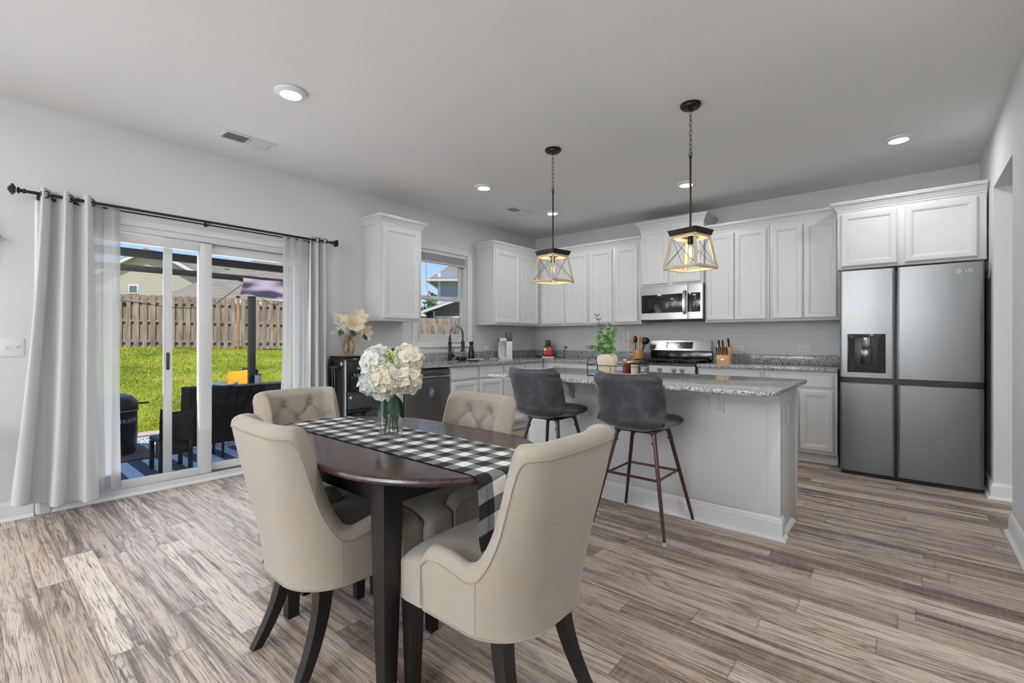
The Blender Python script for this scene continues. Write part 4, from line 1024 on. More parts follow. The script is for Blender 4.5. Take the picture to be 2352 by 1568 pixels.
# knife block
kb = thing('knife_block', 'light wooden knife block with oval badge on the right counter', 'knife block', (2.905, -.36, CT1), math.radians(12))
b = B()
m = Matrix.Rotation(PI/2, 4, 'Z') @ Matrix.Rotation(PI/2, 4, 'X')
b.prism([(-.0, 0), (.14, 0), (.09, .205), (-.0, .165)], -.075, .075, m=m, bev=.003); b.build('block_body', 'maple', kb)
b = B(); b.box(-.07, .06, -.062, -.002, 0, .095, .003); b.build('steak_knife_rack', 'maple', kb)
B().grid_sphere((-.005, -.063, .045), 1, (.024, .0025, .011), 20, 8).build('oval_badge', 'chrome', kb)
KM = Matrix.Translation((2.905, -.36, CT1)) @ Matrix.Rotation(math.radians(12), 4, 'Z')
def knife(label, x, y, z, L, w, grp, mat='cutlery', tilt=-.24):
    p = KM @ Vector((x, y, z)); t = thing('kitchen_knife', label, 'knife', p, math.radians(12), grp)
    m = Matrix.Rotation(tilt*-1, 4, 'X') @ Matrix.Rotation(-.09, 4, 'Y')
    b = B(); b.loft([[tuple(m @ Vector((a*w*s_, c*w*.62*s_ , zz))) for a, c in ((-.5, -.5), (.5, -.5), (.5, .5), (-.5, .5))] for zz, s_ in ((0, .8), (L*.15, .85), (L*.5, 1), (L*.85, 1.1), (L, .9))]); b.build('handle', mat, t, ang=50)
    b = B(); b.box(-w*.42, w*.42, -.001, .001, -.025, .0); bmesh.ops.transform(b.bm, matrix=m, verts=b.bm.verts); b.build('blade', 'chrome', t)
for k in range(6):
    knife(['leftmost', 'second from left', 'third from left', 'third from right', 'second from right', 'rightmost'][k]+' black steak knife in the front rack of the knife block', -.063+.0205*k, -.030, .098, .088, .0125, 'steak knives in the front rack')
knife('tall left black chef knife standing behind the steak knives', -.045, .025, .178, .085, .019, 'tall knives in the knife block')
knife('tall middle black knife standing behind the steak knives', -.008, .035, .180, .082, .017, 'tall knives in the knife block')
knife('tall right black knife in the side slot of the block', .052, .03, .185, .10, .020, 'tall knives in the knife block')
# ------------------------------------------------------------------ outlets and switches
def plate(name, label, kind, pos, w=.118, h=.072, typ='outlet', n=1, cat='outlet', par=None):
    """centre position on a wall"""
    if par is None: t = thing(name, label, cat, pos, 0)
    else:
        t = D.objects.new(name, None); COL.objects.link(t); t.location = pos; t.parent = par
        if label: t['label'] = label
    R_ = {'back': Matrix.Identity(4), 'left': Matrix.Rotation(PI/2, 4, 'Z')}[kind]
    def put(b, nm, mt, par=None):
        bmesh.ops.transform(b.bm, matrix=R_, verts=b.bm.verts); return b.build(nm, mt, par or t)
    put(B().box(-w/2, w/2, -.006, 0, -h/2, h/2, .0025), 'cover_plate', 'plate')
    if typ == 'outlet':
        for sx in (-.0195, .0195):
            r_ = put(B().box(sx-.014, sx+.014, -.0082, -.0062, -.0165, .0165, .002), 'receptacle', 'plate')
            b = B(); b.box(sx-.006, sx+.002, -.0087, -.0083, .006, .008); b.box(sx-.006, sx+.003, -.0087, -.0083, -.008, -.006); b.box(sx+.006, sx+.010, -.0087, -.0083, -.002, .002)
            put(b, 'socket_slot', 'dark', r_)
    elif typ == 'voutlet':
        for sz in (-.0195, .0195):
            r_ = put(B().box(-.0165, .0165, -.0082, -.0062, sz-.014, sz+.014, .002), 'receptacle', 'plate')
            b = B(); b.box(-.008, -.006, -.0087, -.0083, sz-.003, sz+.006); b.box(.006, .008, -.0087, -.0083, sz-.003, sz+.005); put(b, 'socket_slot', 'dark', r_)
    else:
        for k in range(n):
            sx = (k-(n-1)/2)*.046
            r_ = put(B().box(sx-.0055, sx+.0055, -.0075, -.0062, -.012, .012, .001), 'switch_slot', 'plate')
            b = B(); b.hexa([(sx-.004, -.0076, -.002), (sx+.004, -.0076, -.002), (sx+.004, -.0076, .010), (sx-.004, -.0076, .010), (sx-.0035, -.018, .006), (sx+.0035, -.018, .006), (sx+.0035, -.016, .012), (sx-.0035, -.016, .012)])
            put(b, 'toggle', 'plate', r_)
    return t
plate('wall_outlet', 'white outlet with black plug above the counter left of the window', 'left', (0, -2.66, 1.068))
plate('wall_outlet', 'white outlet behind the white cord near the water dispenser', 'left', (0, -1.09, 1.055))
plate('light_switch', 'small white switch plate on the left wall next to the corner', 'left', (0, -.20, 1.06), .075, .116*.66, 'switch', 1, 'switch')
plate('wall_outlet', 'white outlet with black cord right of the red warmer', 'back', (.605, 0, 1.062))
plate('wall_outlet', 'white outlet half hidden behind the utensil crock', 'back', (1.735, 0, 1.065))
plate('wall_outlet', 'white outlet next to the knife block', 'back', (2.965, 0, 1.075))
plate('wall_outlet', 'white outlet alone on the wall near the refrigerator', 'back', (3.615, 0, 1.083))
plate('light_switch', 'white three-toggle switch plate at the far left edge of the photo', 'left', (0, -5.64, 1.122), .165, .118, 'switch', 3, 'switch')
o = B().tube(catmull([(.02, -2.675, 1.068), (.05, -2.69, 1.05), (.05, -2.77, 1.0), (.06, -2.88, .95), (.06, -2.98, .92), (.07, -3.08, .90), (.06, -3.16, .8)], 8), .004, 6).build('power_cord', 'rope')
tag(o, 'black power cord from the outlet down to the water cooler', 'cord'); boxm(B(), (.022, -2.672, 1.068), (.03, .03, .024), (0, 0, 0), .006).build('plug', 'black', o)
# ------------------------------------------------------------------ range
RG = thing('gas_range', 'stainless gas range with five knobs under the microwave', 'stove', (2.312, 0, 0))
hw = .378
b = B(); b.box(-hw, hw, -.62, -.03, .03, .895, .002); b.build('range_body', 'darkgrey', RG)
b = B(); b.hexa([(-hw, -.685, .785), (hw, -.685, .785), (hw, -.622, .785), (-hw, -.622, .785), (-hw, -.650, .885), (hw, -.650, .885), (hw, -.622, .885), (-hw, -.622, .885)]); b.build('knob_panel', 'steelh', RG)
b = B(); b.box(-hw, hw, -.665, -.622, .886, .908, .006); b.box(-hw, hw, -.6215, -.10, .896, .908, .002); b.build('cooktop', 'blackgloss', RG)
for k, kx in enumerate((-.262, -.17, -.013, .153, .245)):
    m = Matrix.Translation((kx, -.668, .838)) @ Matrix.Rotation(PI/2+.33, 4, 'X')
    kn = B().lathe([(0, 0), (.027, 0), (.027, .004), (.022, .006), (.020, .026), (.017, .030), (0, .030)], seg=24, m=m).build('knob', 'steelh', RG)
    b = B(); b.box(-.003, .003, -.019, .019, .028, .036, .001); bmesh.ops.transform(b.bm, matrix=m, verts=b.bm.verts); b.build('grip_bar', 'chrome', kn)
b = B(); b.box(-hw, hw, -.655, -.622, .20, .775, .004); b.build('oven_door', 'steel', RG)
box('oven_window', 'blackgloss', RG, -.27, .27, -.658, -.6551, .34, .64, .001)
b = B(); b.tube([(-.33, -.70, .715), (.33, -.70, .715)], .011, 10); b.tube([(-.31, -.656, .715), (-.31, -.70, .715)], .008, 8); b.tube([(.31, -.656, .715), (.31, -.70, .715)], .008, 8); b.build('oven_handle', 'steelh', RG)
box('storage_drawer', 'steel', RG, -hw, hw, -.65, -.622, .04, .19, .004)
for gx in (-.25, 0, .25):
    b = B()
    for q in (-.105, .105): boxm(b, (gx+q, -.36, .937), (.013, .44, .013), (0, 0, 0), .002)
    for q in (-.565+.03, -.36, -.165): boxm(b, (gx, q, .937), (.21, .013, .013), (0, 0, 0), .002)
    for q1 in (-.105, .105):
        for q2 in (-.56, -.16): boxm(b, (gx+q1, q2, .920), (.014, .014, .022))
    for q in (-.45, -.26): boxm(b, (gx, q, .937), (.012, .13, .012))
    b.build('grate', 'black', RG)
    for q in (-.45, -.26): B().lathe([(0, .9085), (.042, .9085), (.042, .917), (.03, .920), (.03, .926), (0, .926)], (gx, q), 20).build('burner', 'black', RG)
b = B(); b.box(-hw, hw, -.075, -.03, .90, 1.04, .003); b.build('backguard_lower', 'blackgloss', RG)
m = Matrix.Translation((0, 0, 0))
b = B(); b.hexa([(-hw, -.125, 1.045), (hw, -.125, 1.045), (hw, -.03, 1.035), (-hw, -.03, 1.035), (-hw+.01, -.085, 1.165), (hw-.01, -.085, 1.165), (hw-.01, -.03, 1.165), (-hw+.01, -.03, 1.165)])
bg_ = b.build('control_backguard', 'steelh', RG)
b = B(); b.hexa([(-.165, -.1195, 1.067), (.165, -.1195, 1.067), (.165, -.112, 1.067), (-.165, -.112, 1.067), (-.165, -.0925, 1.148), (.165, -.0925, 1.148), (.165, -.085, 1.148), (-.165, -.085, 1.148)]); b.build('control_display', 'blackgloss', bg_)
text('clock_digits', '7:14', .020, 'display', bg_, (-.015, -.1035, 1.120), (PI/2-.33, 0, 0), .0004)
b = B()
for k in range(10):
    for j in range(3):
        if 3 < k < 6 and j == 2: continue
        b.box(-.150+.033*k, -.140+.033*k, -.001, 0, -.002+.02*j, .001+.02*j)
bmesh.ops.transform(b.bm, matrix=Matrix.Translation((0, -.1165, 1.080)) @ Matrix.Rotation(-.33, 4, 'X'), verts=b.bm.verts); b.build('button_print', 'greyprint', bg_)
# ------------------------------------------------------------------ microwave
MW = thing('microwave', 'stainless over-the-range microwave with blue clock above the stove', 'microwave', (2.312, 0, 1.402))
h_ = .418
b = B(); b.box(-hw, hw, -.37, -.003, 0, h_, .003); b.build('microwave_body', 'darkgrey', MW)
b = B(); b.panel((-hw, -.371, .012), (1, 0, 0), (0, 0, 1), (0, -1, 0), .585, h_-.012, [(0, 0), (0, .02), (.004, .026), (.02, .027)]); dr_ = b.build('microwave_door', 'steelh', MW)
box('door_window', 'blackgloss', dr_, -hw+.022, .160, -.3995, -.3985, .095, .315, .002)
b = B(); b.panel((.2085, -.371, .012), (1, 0, 0), (0, 0, 1), (0, -1, 0), hw-.2085, h_-.012, [(0, 0), (0, .02), (.004, .026), (.02, .027)]); cp_ = b.build('control_panel', 'steelh', MW)
box('keypad', 'blackgloss', cp_, .2095, .352, -.3995, -.3985, .095, .315, .002)
text('clock_digits', '3:24', .021, 'display', cp_, (.285, -.4005, .290), (PI/2, 0, 0), .0004)
b = B()
for k in range(4):
    for j in range(7): b.box(.232+.028*k, .242+.028*k, -.4003, -.3997, .115+.021*j, .1175+.021*j)
b.build('button_print', 'greyprint', cp_)
hd = [(.176, -.398, .07), (.176, -.435, .085), (.176, -.447, .14), (.176, -.450, .21), (.176, -.447, .28), (.176, -.435, .335), (.176, -.398, .35)]
b = B(); R_ = [Vector(p) for p in catmull(hd, 6)]
b.loft([[(p.x-.013, p.y, p.z), (p.x+.013, p.y, p.z), (p.x+.013, p.y+.008, p.z), (p.x-.013, p.y+.008, p.z)] for p in R_]); b.build('handle', 'chrome', MW)
b = B(); b.box(-.33, -.06, -.34, -.1, -.006, 0, .002); b.box(.06, .33, -.34, -.1, -.006, 0, .002); b.build('grease_filter', 'black', MW)
# ------------------------------------------------------------------ refrigerator
FR = thing('refrigerator', 'large stainless four-door refrigerator with black water dispenser', 'refrigerator', (4.455, -.79, 0))
fw = .4525
b = B(); b.box(-fw+.004, fw-.004, .062, .76, .03, 1.755, .004); b.build('cabinet_body', 'darkgrey', FR)
sp = -.068
def fdoor(x0, x1, z0, z1, name='door'):
    b = B(); n = 10; R_ = []
    # slightly bowed front
    def pf(u, v):
        x = x0+(x1-x0)*u; e_ = min(u, 1-u)*(x1-x0); bow = .004*math.sin(PI*u); rnd_ = .006*max(0, 1-e_/.010)**2
        return (x, -bow+rnd_, z0+(z1-z0)*v)
    b.grid(pf, 40, 2); b.box(x0, x1, .0065, .058, z0, z1)
    return b.build(name, 'steel', FR, ang=40)
dzl, dzt = .800, .853
dl = fdoor(-fw, sp-.006, dzt, 1.780, 'upper_left_door'); du = fdoor(sp+.008, fw, dzt, 1.780, 'upper_right_door')
fdoor(-fw, sp-.006, .035, dzl, 'lower_left_door'); fdoor(sp+.008, fw, .035, dzl, 'lower_right_door')
box('handle_recess', 'blackgloss', FR, -fw+.003, fw-.003, .014, .058, dzl+.001, dzt-.001)
b = B(); b.box(-fw+.01, fw-.01, .02, .07, .006, .030); b.build('toe_grille', 'dark', FR)
for lx in (-.40, .40):
    B().cyl((lx, .08), .018, 0, .03, 12).build('leveling_foot', 'black', FR)
ds = box('dispenser_panel', 'blackgloss', dl, -.398, -.135, -.0065, .004, .895, 1.228, .003)
box('dispenser_cavity', 'dark', ds, -.390, -.142, -.0075, -.0066, .90, 1.195)
b = B(); b.box(-.345, -.185, -.0095, -.0078, .90, 1.195, .001); b.build('cavity_back', 'blackplastic', ds)
box('paddle', 'blackgloss', ds, -.305, -.222, -.016, -.0098, .965, 1.115, .004)
b = B(); b.lathe([(0, 1.115), (.020, 1.115), (.026, 1.122), (.032, 1.135), (.032, 1.195), (0, 1.195)], (-.264, -.012)); b.build('water_nozzle', 'chrome', ds)
text('panel_lettering', 'ThinQ', .013, 'greyprint', ds, (-.375, -.0070, 1.212), (PI/2, 0, 0), .0003)
B().lathe([(0, 0), (.0215, 0), (.0215, .0006), (0, .0006)], m=Matrix.Translation((.312, -.0048, 1.715)) @ Matrix.Rotation(PI/2, 4, 'X')).build('round_logo', 'greyprint', du)
b = B(); b.tube([(.312+.0135*math.cos(a), -.0058, 1.715+.0135*math.sin(a)) for a in [math.radians(-10-34*k) for k in range(10)]], .0016, 5); b.box(.3105, .3135, -.0062, -.0052, 1.710, 1.721); b.box(.312, .3255, -.0062, -.0052, 1.7135, 1.7155); b.build('logo_mark', 'whiteprint', du)
text('logo_letters', 'LG', .034, 'whiteprint', du, (.367, -.0052, 1.715), (PI/2, 0, 0), .0005)
# dishwasher ------------------------------------------------------------
DW = thing('dishwasher', 'stainless dishwasher with green oval sticker under the counter', 'dishwasher', (0, -2.642, 0))
b = B(); b.box(.03, .575, -.298, .298, .02, .868, .002); b.build('tub_body', 'darkgrey', DW)
b = B(); b.box(.576, .618, -.306, .300, .11, .762, .004); dd_ = b.build('door_panel', 'steel', DW)
b = B(); b.box(.576, .612, -.306, .300, .796, .850, .004); b.box(.576, .592, -.306, .300, .763, .796); b.build('control_strip', 'steel', DW)
b = B(); b.box(.600, .622, -.29, .285, .770, .790, .005); b.box(.592, .602, -.29, -.26, .770, .790); b.box(.592, .602, .255, .285, .770, .790); b.build('bar_handle', 'steelh', DW)
box('kick_plate', 'black', DW, .50, .54, -.298, .298, .01, .105)
B().lathe([(0, 0), (.042, 0), (.042, .0008), (0, .0008)], m=Matrix.Translation((.6182, .035, .62)) @ Matrix.Rotation(PI/2, 4, 'Y') @ Matrix.Diagonal((1, .68, 1, 1)), seg=30).build('oval_sticker', 'greensticker', dd_)
B().tube([(.6192, .035+.027*math.cos(a), .62+.040*math.sin(a)) for a in [2*PI*k/28 for k in range(28)]], .0012, 5, close=True).build('sticker_ring', 'whiteprint', dd_)
boxm(B(), (.6194, .035, .622), (.0008, .036, .006), (.3, 0, 0)).build('sticker_mark', 'whiteprint', dd_)
# ------------------------------------------------------------------ island
IS = thing('kitchen_island', 'long white kitchen island with corbel, base moulding and end outlet', 'kitchen island', (2.94, -2.45, 0))
ox, oy = 2.94, -2.45
IX0, IX1, IY0, IY1 = 2.0-ox, 3.885-ox, -2.705-oy, -2.17-oy
b = B(); b.box(IX0, IX1, IY0, IY1, .0, .890, .002); b.build('body', 'cab', IS)
b = B(); b.box(IX1-.065, IX1+.006, IY0-.006, IY0+.05, .12, .890, .002); b.build('corner_post', 'cab', IS)
box('end_panel', 'cab', IS, IX1, IX1+.004, IY0+.06, IY1-.02, .12, .889, .001)
box('rear_corner_post', 'cab', IS, IX1-.02, IX1+.010, IY1-.03, IY1+.012, .105, .890, .002)
b = B(); bp_ = [(0, 0), (.014, 0), (.014, .100), (.011, .108), (.011, .116), (.006, .126), (0, .13)]
pth = [(IX1+.006, IY0+.055), (IX1+.006, IY0-.006), (IX0-.006, IY0-.006), (IX0-.006, IY1)]
b.molding(pth[::-1], bp_, side=1); b.build('base_moulding', 'trim', IS, ang=20)
sh = [(.014, 0), (.034, 0), (.034, .006), (.029, .014), (.021, .018), (.014, .019)]
B().molding(pth[::-1], sh, side=1).build('shoe_moulding', 'trim', IS, ang=20)
B().molding([(IX1, IY0+.075), (IX1, IY1-.16)], [(0, 0), (.024, 0), (.024, .008), (.016, .018), (0, .02)], side=1).build('end_shoe_moulding', 'trim', IS, ang=20)
b = B(); b.molding([(IX0-.002, IY0-.001), (IX1+.008, IY0-.001)], [(0, .800), (.008, .800), (.008, .815), (.014, .822), (.020, .846), (.030, .858), (.034, .890), (0, .890)], side=1); b.build('top_moulding', 'trim', IS, ang=20)
def corbel(cx):
    b = B()
    m = Matrix.Translation((cx-.045, IY0-.0015, .735)) @ Matrix(((0, 0, 1, 0), (-1, 0, 0, 0), (0, 1, 0, 0), (0, 0, 0, 1)))
    # profile x' = outwards, y' = up
    P = [(0, 0), (.022, 0), (.03, .02), (.034, .05), (.045, .08), (.075, .098), (.12, .108), (.19, .116), (.20, .122), (.20, .150), (0, .150)]
    b.prism(P, .018, .072, m=m); b.prism([(0, -.02), (.016, -.02), (.016, .150), (0, .150)], 0, .09, m=m)
    b.build('corbel', 'trim', IS, ang=25)
corbel(3.53-ox); corbel(2.40-ox)
pl = plate('end_outlet', 'white outlet on the island end', 'left', (IX1+.0045, -2.475-oy, .715), .07, .115, 'voutlet', par=IS)
# rounded granite top
def rrect(x0, x1, y0, y1, r, n=7):
    P = []
    for cx, cy, a0 in ((x1-r, y1-r, 0), (x0+r, y1-r, 90), (x0+r, y0+r, 180), (x1-r, y0+r, 270)):
        for k in range(n+1):
            a = math.radians(a0+90*k/n); P.append((cx+r*math.cos(a), cy+r*math.sin(a)))
    return P
o = B().prism(rrect(1.935, 3.952, -3.19, -2.15, .045), .891, .912, bev=.005).build('countertop', 'granite', ang=60)
tag(o, 'large polished granite island countertop with rounded corners behind the bar stools', 'countertop')
IT = .9125
# tray with plant and candle ------------------------------------------------
tr = thing('wire_tray', 'black wire tray with looped handles on the island top', 'tray', (2.845, -2.735, IT))
TP = rrect(-.205, .205, -.105, .105, .03, 5)
b = B(); b.prism(TP, .003, .009); b.build('tray_base', plain('pale_tray_board', G(.55), .6, nscale=20, var=.05), tr)
b = B(); b.tube([(p[0], p[1], .006) for p in TP], .0035, 6, close=True); b.tube([(p[0], p[1], .078) for p in TP], .0028, 6, close=True)
for px_, py_ in ((-.205, -.075), (-.205, .075), (.205, -.075), (.205, .075), (0, -.105), (0, .105), (-.1, -.105), (.1, -.105), (-.1, .105), (.1, .105)): b.tube([(px_, py_, .006), (px_, py_, .078)], .0025, 6)
b.build('wire_rail', 'black', tr)
for sx in (-1, 1):
    B().tube(catmull([(sx*.205, -.07, .006), (sx*.206, -.07, .078), (sx*.204, -.055, .118), (sx*.2, 0, .135), (sx*.204, .055, .118), (sx*.206, .07, .078), (sx*.205, .07, .006)], 8), .003, 6).build('loop_handle', 'black', tr)
v = thing('ribbed_vase', 'cream ribbed ceramic vase standing on the wire tray', 'vase', (2.765, -2.735, IT+.0095))
prf = [(0, 0), (.048, 0), (.053, .01), (.064, .05), (.0725, .095), (.073, .112), (.066, .135), (.052, .148), (.046, .150), (.040, .146), (.050, .12), (.05, .02), (0, .02)]
pp = catmull([(r, 0, z) for r, z in prf[:9]], 4); prof2 = [(p.x, p.z) for p in pp]+prf[9:]
B().lathe(prof2, seg=228, flute=38, famp=.032).build('vase_body', 'ceramic', v, ang=60)
def leafquad(b, p, d, n, L, w, curl=.2, round_=False):
    """a leaf blade starting at p growing along d with normal n"""
    d = Vector(d).normalized(); n = Vector(n); s_ = d.cross(n).normalized(); n = s_.cross(d).normalized(); p = Vector(p)
    def fn(u, v):
        ww = (math.sin(PI*min(1, u*.97+.03))**(.45 if round_ else .8))*w/2*(v*2-1)
        return tuple(p + d*(L*u) + s_*ww + n*(-curl*L*u*u + .18*abs(v*2-1)**2*w*(1 if not round_ else .6)))
    b.grid(fn, 6, 4)
rr = random.Random(11)
EU = Vector((2.765, -2.735, IT+.0095+.03))
sp_list = [(-.075, .02, .40, 'tall eucalyptus sprig with bare dark tip rising left in the ribbed vase'), (.055, .03, .30, 'leafy eucalyptus sprig on the right side of the ribbed vase'), (-.07, -.03, .26, 'leafy eucalyptus sprig on the left side of the ribbed vase'), (-.13, -.02, .17, 'low eucalyptus sprig reaching out left over the tray'), (.02, .05, .33, 'upright pinkish-stemmed eucalyptus sprig at the centre of the ribbed vase'), (.03, -.05, .18, 'short dense eucalyptus sprig at the front of the ribbed vase')]
for i, (dx, dy, hh, lab) in enumerate(sp_list):
    t = thing('eucalyptus_sprig', lab, 'sprig', EU, 0, 'eucalyptus sprigs in the ribbed vase')
    # the camera looks along (-.5,.86): sideways is (.86,.5)
    side = Vector((.85, .5, 0)); back = Vector((-.5, .85, 0))
    end = side*dx*1.0 + back*dy + Vector((0, 0, hh)); mid = side*dx*.35+back*dy*.4+Vector((0, 0, hh*.55))
    path = catmull([(0, 0, 0), tuple(mid), tuple(end)], 8)
    if i == 3: path = catmull([(0, 0, 0), tuple(side*-.02+Vector((0, 0, .11))), tuple(side*-.08+Vector((0, 0, .155))), tuple(side*-.14+Vector((0, 0, .165)))], 6)
    B().tube(path, .0016, 5).build('stem', 'twig' if i in (4, 3) else 'stem', t)
    b = B(); n = len(path)
    k0 = int(n*(.42 if i != 3 else .45)); top_bare = i == 0
    for k in range(k0, n):
        frac = (k-k0)/max(1, n-1-k0); sz = .050*(1-.45*frac)
        if top_bare and frac > .45: continue
        for q in range(2):
            a = k*1.9+q*PI+rr.uniform(-.4, .4); dd = Vector((math.cos(a), math.sin(a), rr.uniform(.1, .5)))
            leafquad(b, path[k], dd, (.5+rr.uniform(-.45, .45), -.85+rr.uniform(-.45, .45), .35+rr.uniform(-.3, .5)), sz, sz*.9, .12, True)
    b.build('leaf', 'euca', t, ang=80)
    if top_bare:
        b = B()
        for k in range(n-7, n, 2):
            for q in (-1, 1): leafquad(b, path[min(k, n-1)], side*q+Vector((0, 0, .9)), back*-1, .03, .007, .1)
        b.build('bare_tip', 'stem', t)
cn = thing('jar_candle', 'dark red jar candle with pale label and gold lid on the wire tray', 'candle', (2.945, -2.725, IT+.0095), math.radians(8))
B().lathe([(0, 0), (.046, 0), (.049, .004), (.049, .088), (.046, .092), (0, .092)], seg=40).build('jar', 'redglass', cn)
B().lathe([(0, .0925), (.0495, .0925), (.0495, .102), (.047, .105), (0, .105)], seg=40).build('lid', 'gold', cn)
b = B(); b.grid(lambda u, v: (.0495*math.cos(math.radians(-68+62*u)), .0495*math.sin(math.radians(-68+62*u)), .010+.068*v), 14, 2); lb = b.build('label', 'label', cn)
b = B()
for k, (zz, w_) in enumerate(((.062, 30), (.050, 40), (.034, 22))): b.grid(lambda u, v, zz=zz, w_=w_: (.0499*math.cos(math.radians(-37-w_/2+w_*u)), .0499*math.sin(math.radians(-37-w_/2+w_*u)), zz+.0016*v), 8, 1)
b.build('label_print', 'greyprint', lb)
# ------------------------------------------------------------------ bar stools
def make_stool(x, y, rz, label):
    t = thing('bar_stool', label, 'bar stool', (x, y, 0), rz, 'grey velvet bar stools at the island')
    # shell: s across (-1..1), v from the front lip of the seat to the top of the back
    def center(v):
        if v < .42:     # seat, front to rear
            f = v/.42; return Vector((0, .215-.385*f, .672-.028*math.sin(PI*f*.8)+.002))
        f = (v-.42)/.58; a = min(1, f/.28)
        if f < .28:
            th = a*PI/2*.93; return Vector((0, -.17-.065*math.sin(th), .650+.065*(1-math.cos(th))))
        g = (f-.28)/.72; return Vector((0, -.234-.068*g, .712+.262*g))
    def half(v):
        if v < .42: return .205+.02*(v/.42) - .05*max(0, 1-v/.09)**2
        f = (v-.42)/.58; return .225-.004*f-.035*max(0, (f-.88)/.12)**2
    def surf(u, v, off):
        s_ = 2*u-1; c = center(v); w_ = half(v); dv = .01
        tg = (center(min(1, v+dv))-center(max(0, v-dv))).normalized(); nrm = Vector((0, tg.z, -tg.y))  # towards the sitter
        wrap = (abs(s_)**2.6)
        up_ = .030*sstep(.1, .4, v)*wrap + .042*sstep(.38, .6, v)*(1-.45*sstep(.75, 1, v))*wrap
        th = off*(1-abs(s_)**7*.75)*(1-.5*max(0, (v-.94)/.06)**2)*(1-.5*max(0, 1-v/.05)**2)
        p = Vector((s_*w_, c.y, c.z)) + nrm*(up_+th)
        wr = .0022*noise.noise(Vector((s_*3+x*9, v*9, off*40)))+.002*noise.noise(Vector((s_*9, v*22+y, off*60)))
        if v > .75 and abs(s_) > .55: wr += .006*math.sin(v*70+s_*12)*sstep(.55, .9, abs(s_))*sstep(.75, .9, v)
        return p + nrm*wr*(1 if off > 0 else -1)
    nu, nv = 34, 70
    b = B(); A = b.grid(lambda u, v: tuple(surf(u, v, .024)), nu, nv); C_ = b.grid(lambda u, v: tuple(surf(u, v, -.026)), nu, nv)
    for i in range(nu):
        b.bm.faces.new((A[i][0], C_[i][0], C_[i+1][0], A[i+1][0])); b.bm.faces.new((A[i][nv], A[i+1][nv], C_[i+1][nv], C_[i][nv]))
    for j in range(nv):
        b.bm.faces.new((A[0][j], A[0][j+1], C_[0][j+1], C_[0][j])); b.bm.faces.new((A[nu][j], C_[nu][j], C_[nu][j+1], A[nu][j+1]))
    sh_ = b.build('seat_shell', 'velvet', t, ang=70)
    B().box(-.13, .13, -.14, .13, .606, .622, .004).build('seat_frame', 'black', t)
    for sx, sy in ((-1, -1), (1, -1), (-1, 1), (1, 1)):
        tp = Vector((sx*.118, sy*.108+.0, .618)); ft = Vector((sx*.236, sy*.232, .016)); m_ = tp.lerp(ft, .5)
        lg = B().tube([tp, m_, ft], [.0135, .012, .0095], 12).build('leg', 'mahogany', t)
        B().lathe([(0, 0), (.012, 0), (.012, .008), (.008, .018), (0, .018)], (ft.x, ft.y), 12).build('foot_glide', 'glide', lg)
        b = B()
        for f_ in (.04, .12):
            q_ = tp.lerp(ft, f_); b.tube([q_+Vector((-sx*.008, -sy*.0, 0)), q_+Vector((-sx*.02, 0, 0))], .006, 8)
        b.build('leg_bolt', 'black', lg)
    f_ = (.618-.335)/(.618-.016); rx_, ry_ = .118+(.236-.118)*f_-.010, .108+(.232-.108)*f_-.010
    B().tube([(-rx_, -ry_, .335), (rx_, -ry_, .335), (rx_, ry_, .335), (-rx_, ry_, .335)], .0085, 8, close=True).build('foot_rail', 'mahogany', t)
    return t
make_stool(3.165, -2.995, 0, 'grey velvet bar stool standing nearer the camera at the island, its back rumpled')
make_stool(2.455, -2.995, 0, 'grey velvet bar stool at the far end of the island, left of its twin')
# ------------------------------------------------------------------ dining table
TX, TY = 2.80, -4.645
DT = thing('dining_table', 'dark espresso oval drop-leaf dining table with square tapered legs', 'dining table', (TX, TY, 0))
def oval(ex, ey, x0=.235, n=40, pw=2.0):
    P = []
    for k in range(n+1):
        a = -PI/2+PI*k/n; P.append((x0+(ex-x0)*math.copysign(abs(math.cos(a))**(2/pw), math.cos(a)), ey*math.sin(a)))
    return P+[(-p[0], p[1]) for p in P[::-1]]
def slab_part(name, xa, xb):
    def clip(P):
        out = []
        for i in range(len(P)):
            p, q = P[i], P[(i+1) % len(P)]
            ins = lambda r: xa-1e-9 <= r[0] <= xb+1e-9
            if ins(p): out.append(p)
            for xc in ((xa, xb) if p[0] < q[0] else (xb, xa)):
                if (p[0]-xc)*(q[0]-xc) < -1e-12:
                    t_ = (xc-p[0])/(q[0]-p[0]); out.append((xc, p[1]+(q[1]-p[1])*t_))
        return out
    secs = []
    for ins, z in ((.030, .728), (.012, .731), (.003, .738), (0, .746), (.003, .754), (.010, .759), (.022, .760)):
        secs.append((ins, z))
    b = B(); rings = []
    for ins, z in secs:
        pts = clip(oval(.70-ins, .405-ins)); rings.append([(p[0], p[1], z) for p in pts])
    b.loft(rings, cap=True); return b.build(name, 'espresso', DT, ang=30)
slab_part('end_leaf', -.71, -.1525); slab_part('middle_leaf', -.1515, .1515); slab_part('end_leaf', .1525, .71)
LX, LY = .345, .272
for q in (-LY-.012, LY-.010): box('long_apron', 'espressoleg', DT, -LX+.03, LX-.03, q, q+.022, .63, .727, .002)
for q in (-LX-.012, LX-.010): box('short_apron', 'espressoleg', DT, q, q+.022, -LY+.03, LY-.03, .63, .727, .002)
for sx in (-1, 1):
    for sy in (-1, 1):
        b = B(); cx, cy = sx*LX, sy*LY
        def sq(h, z): return [(cx-h, cy-h, z), (cx+h, cy-h, z), (cx+h, cy+h, z), (cx-h, cy+h, z)]
        b.loft([sq(.023, 0), sq(.036, .56), sq(.036, .727)]); b.build('leg', 'espressoleg', DT)
b = B(); b.lathe([(0, .700), (.009, .700), (.010, .712), (.006, .727), (0, .727)], (.56, .02), 12); b.build('leaf_peg', 'mahogany', DT)
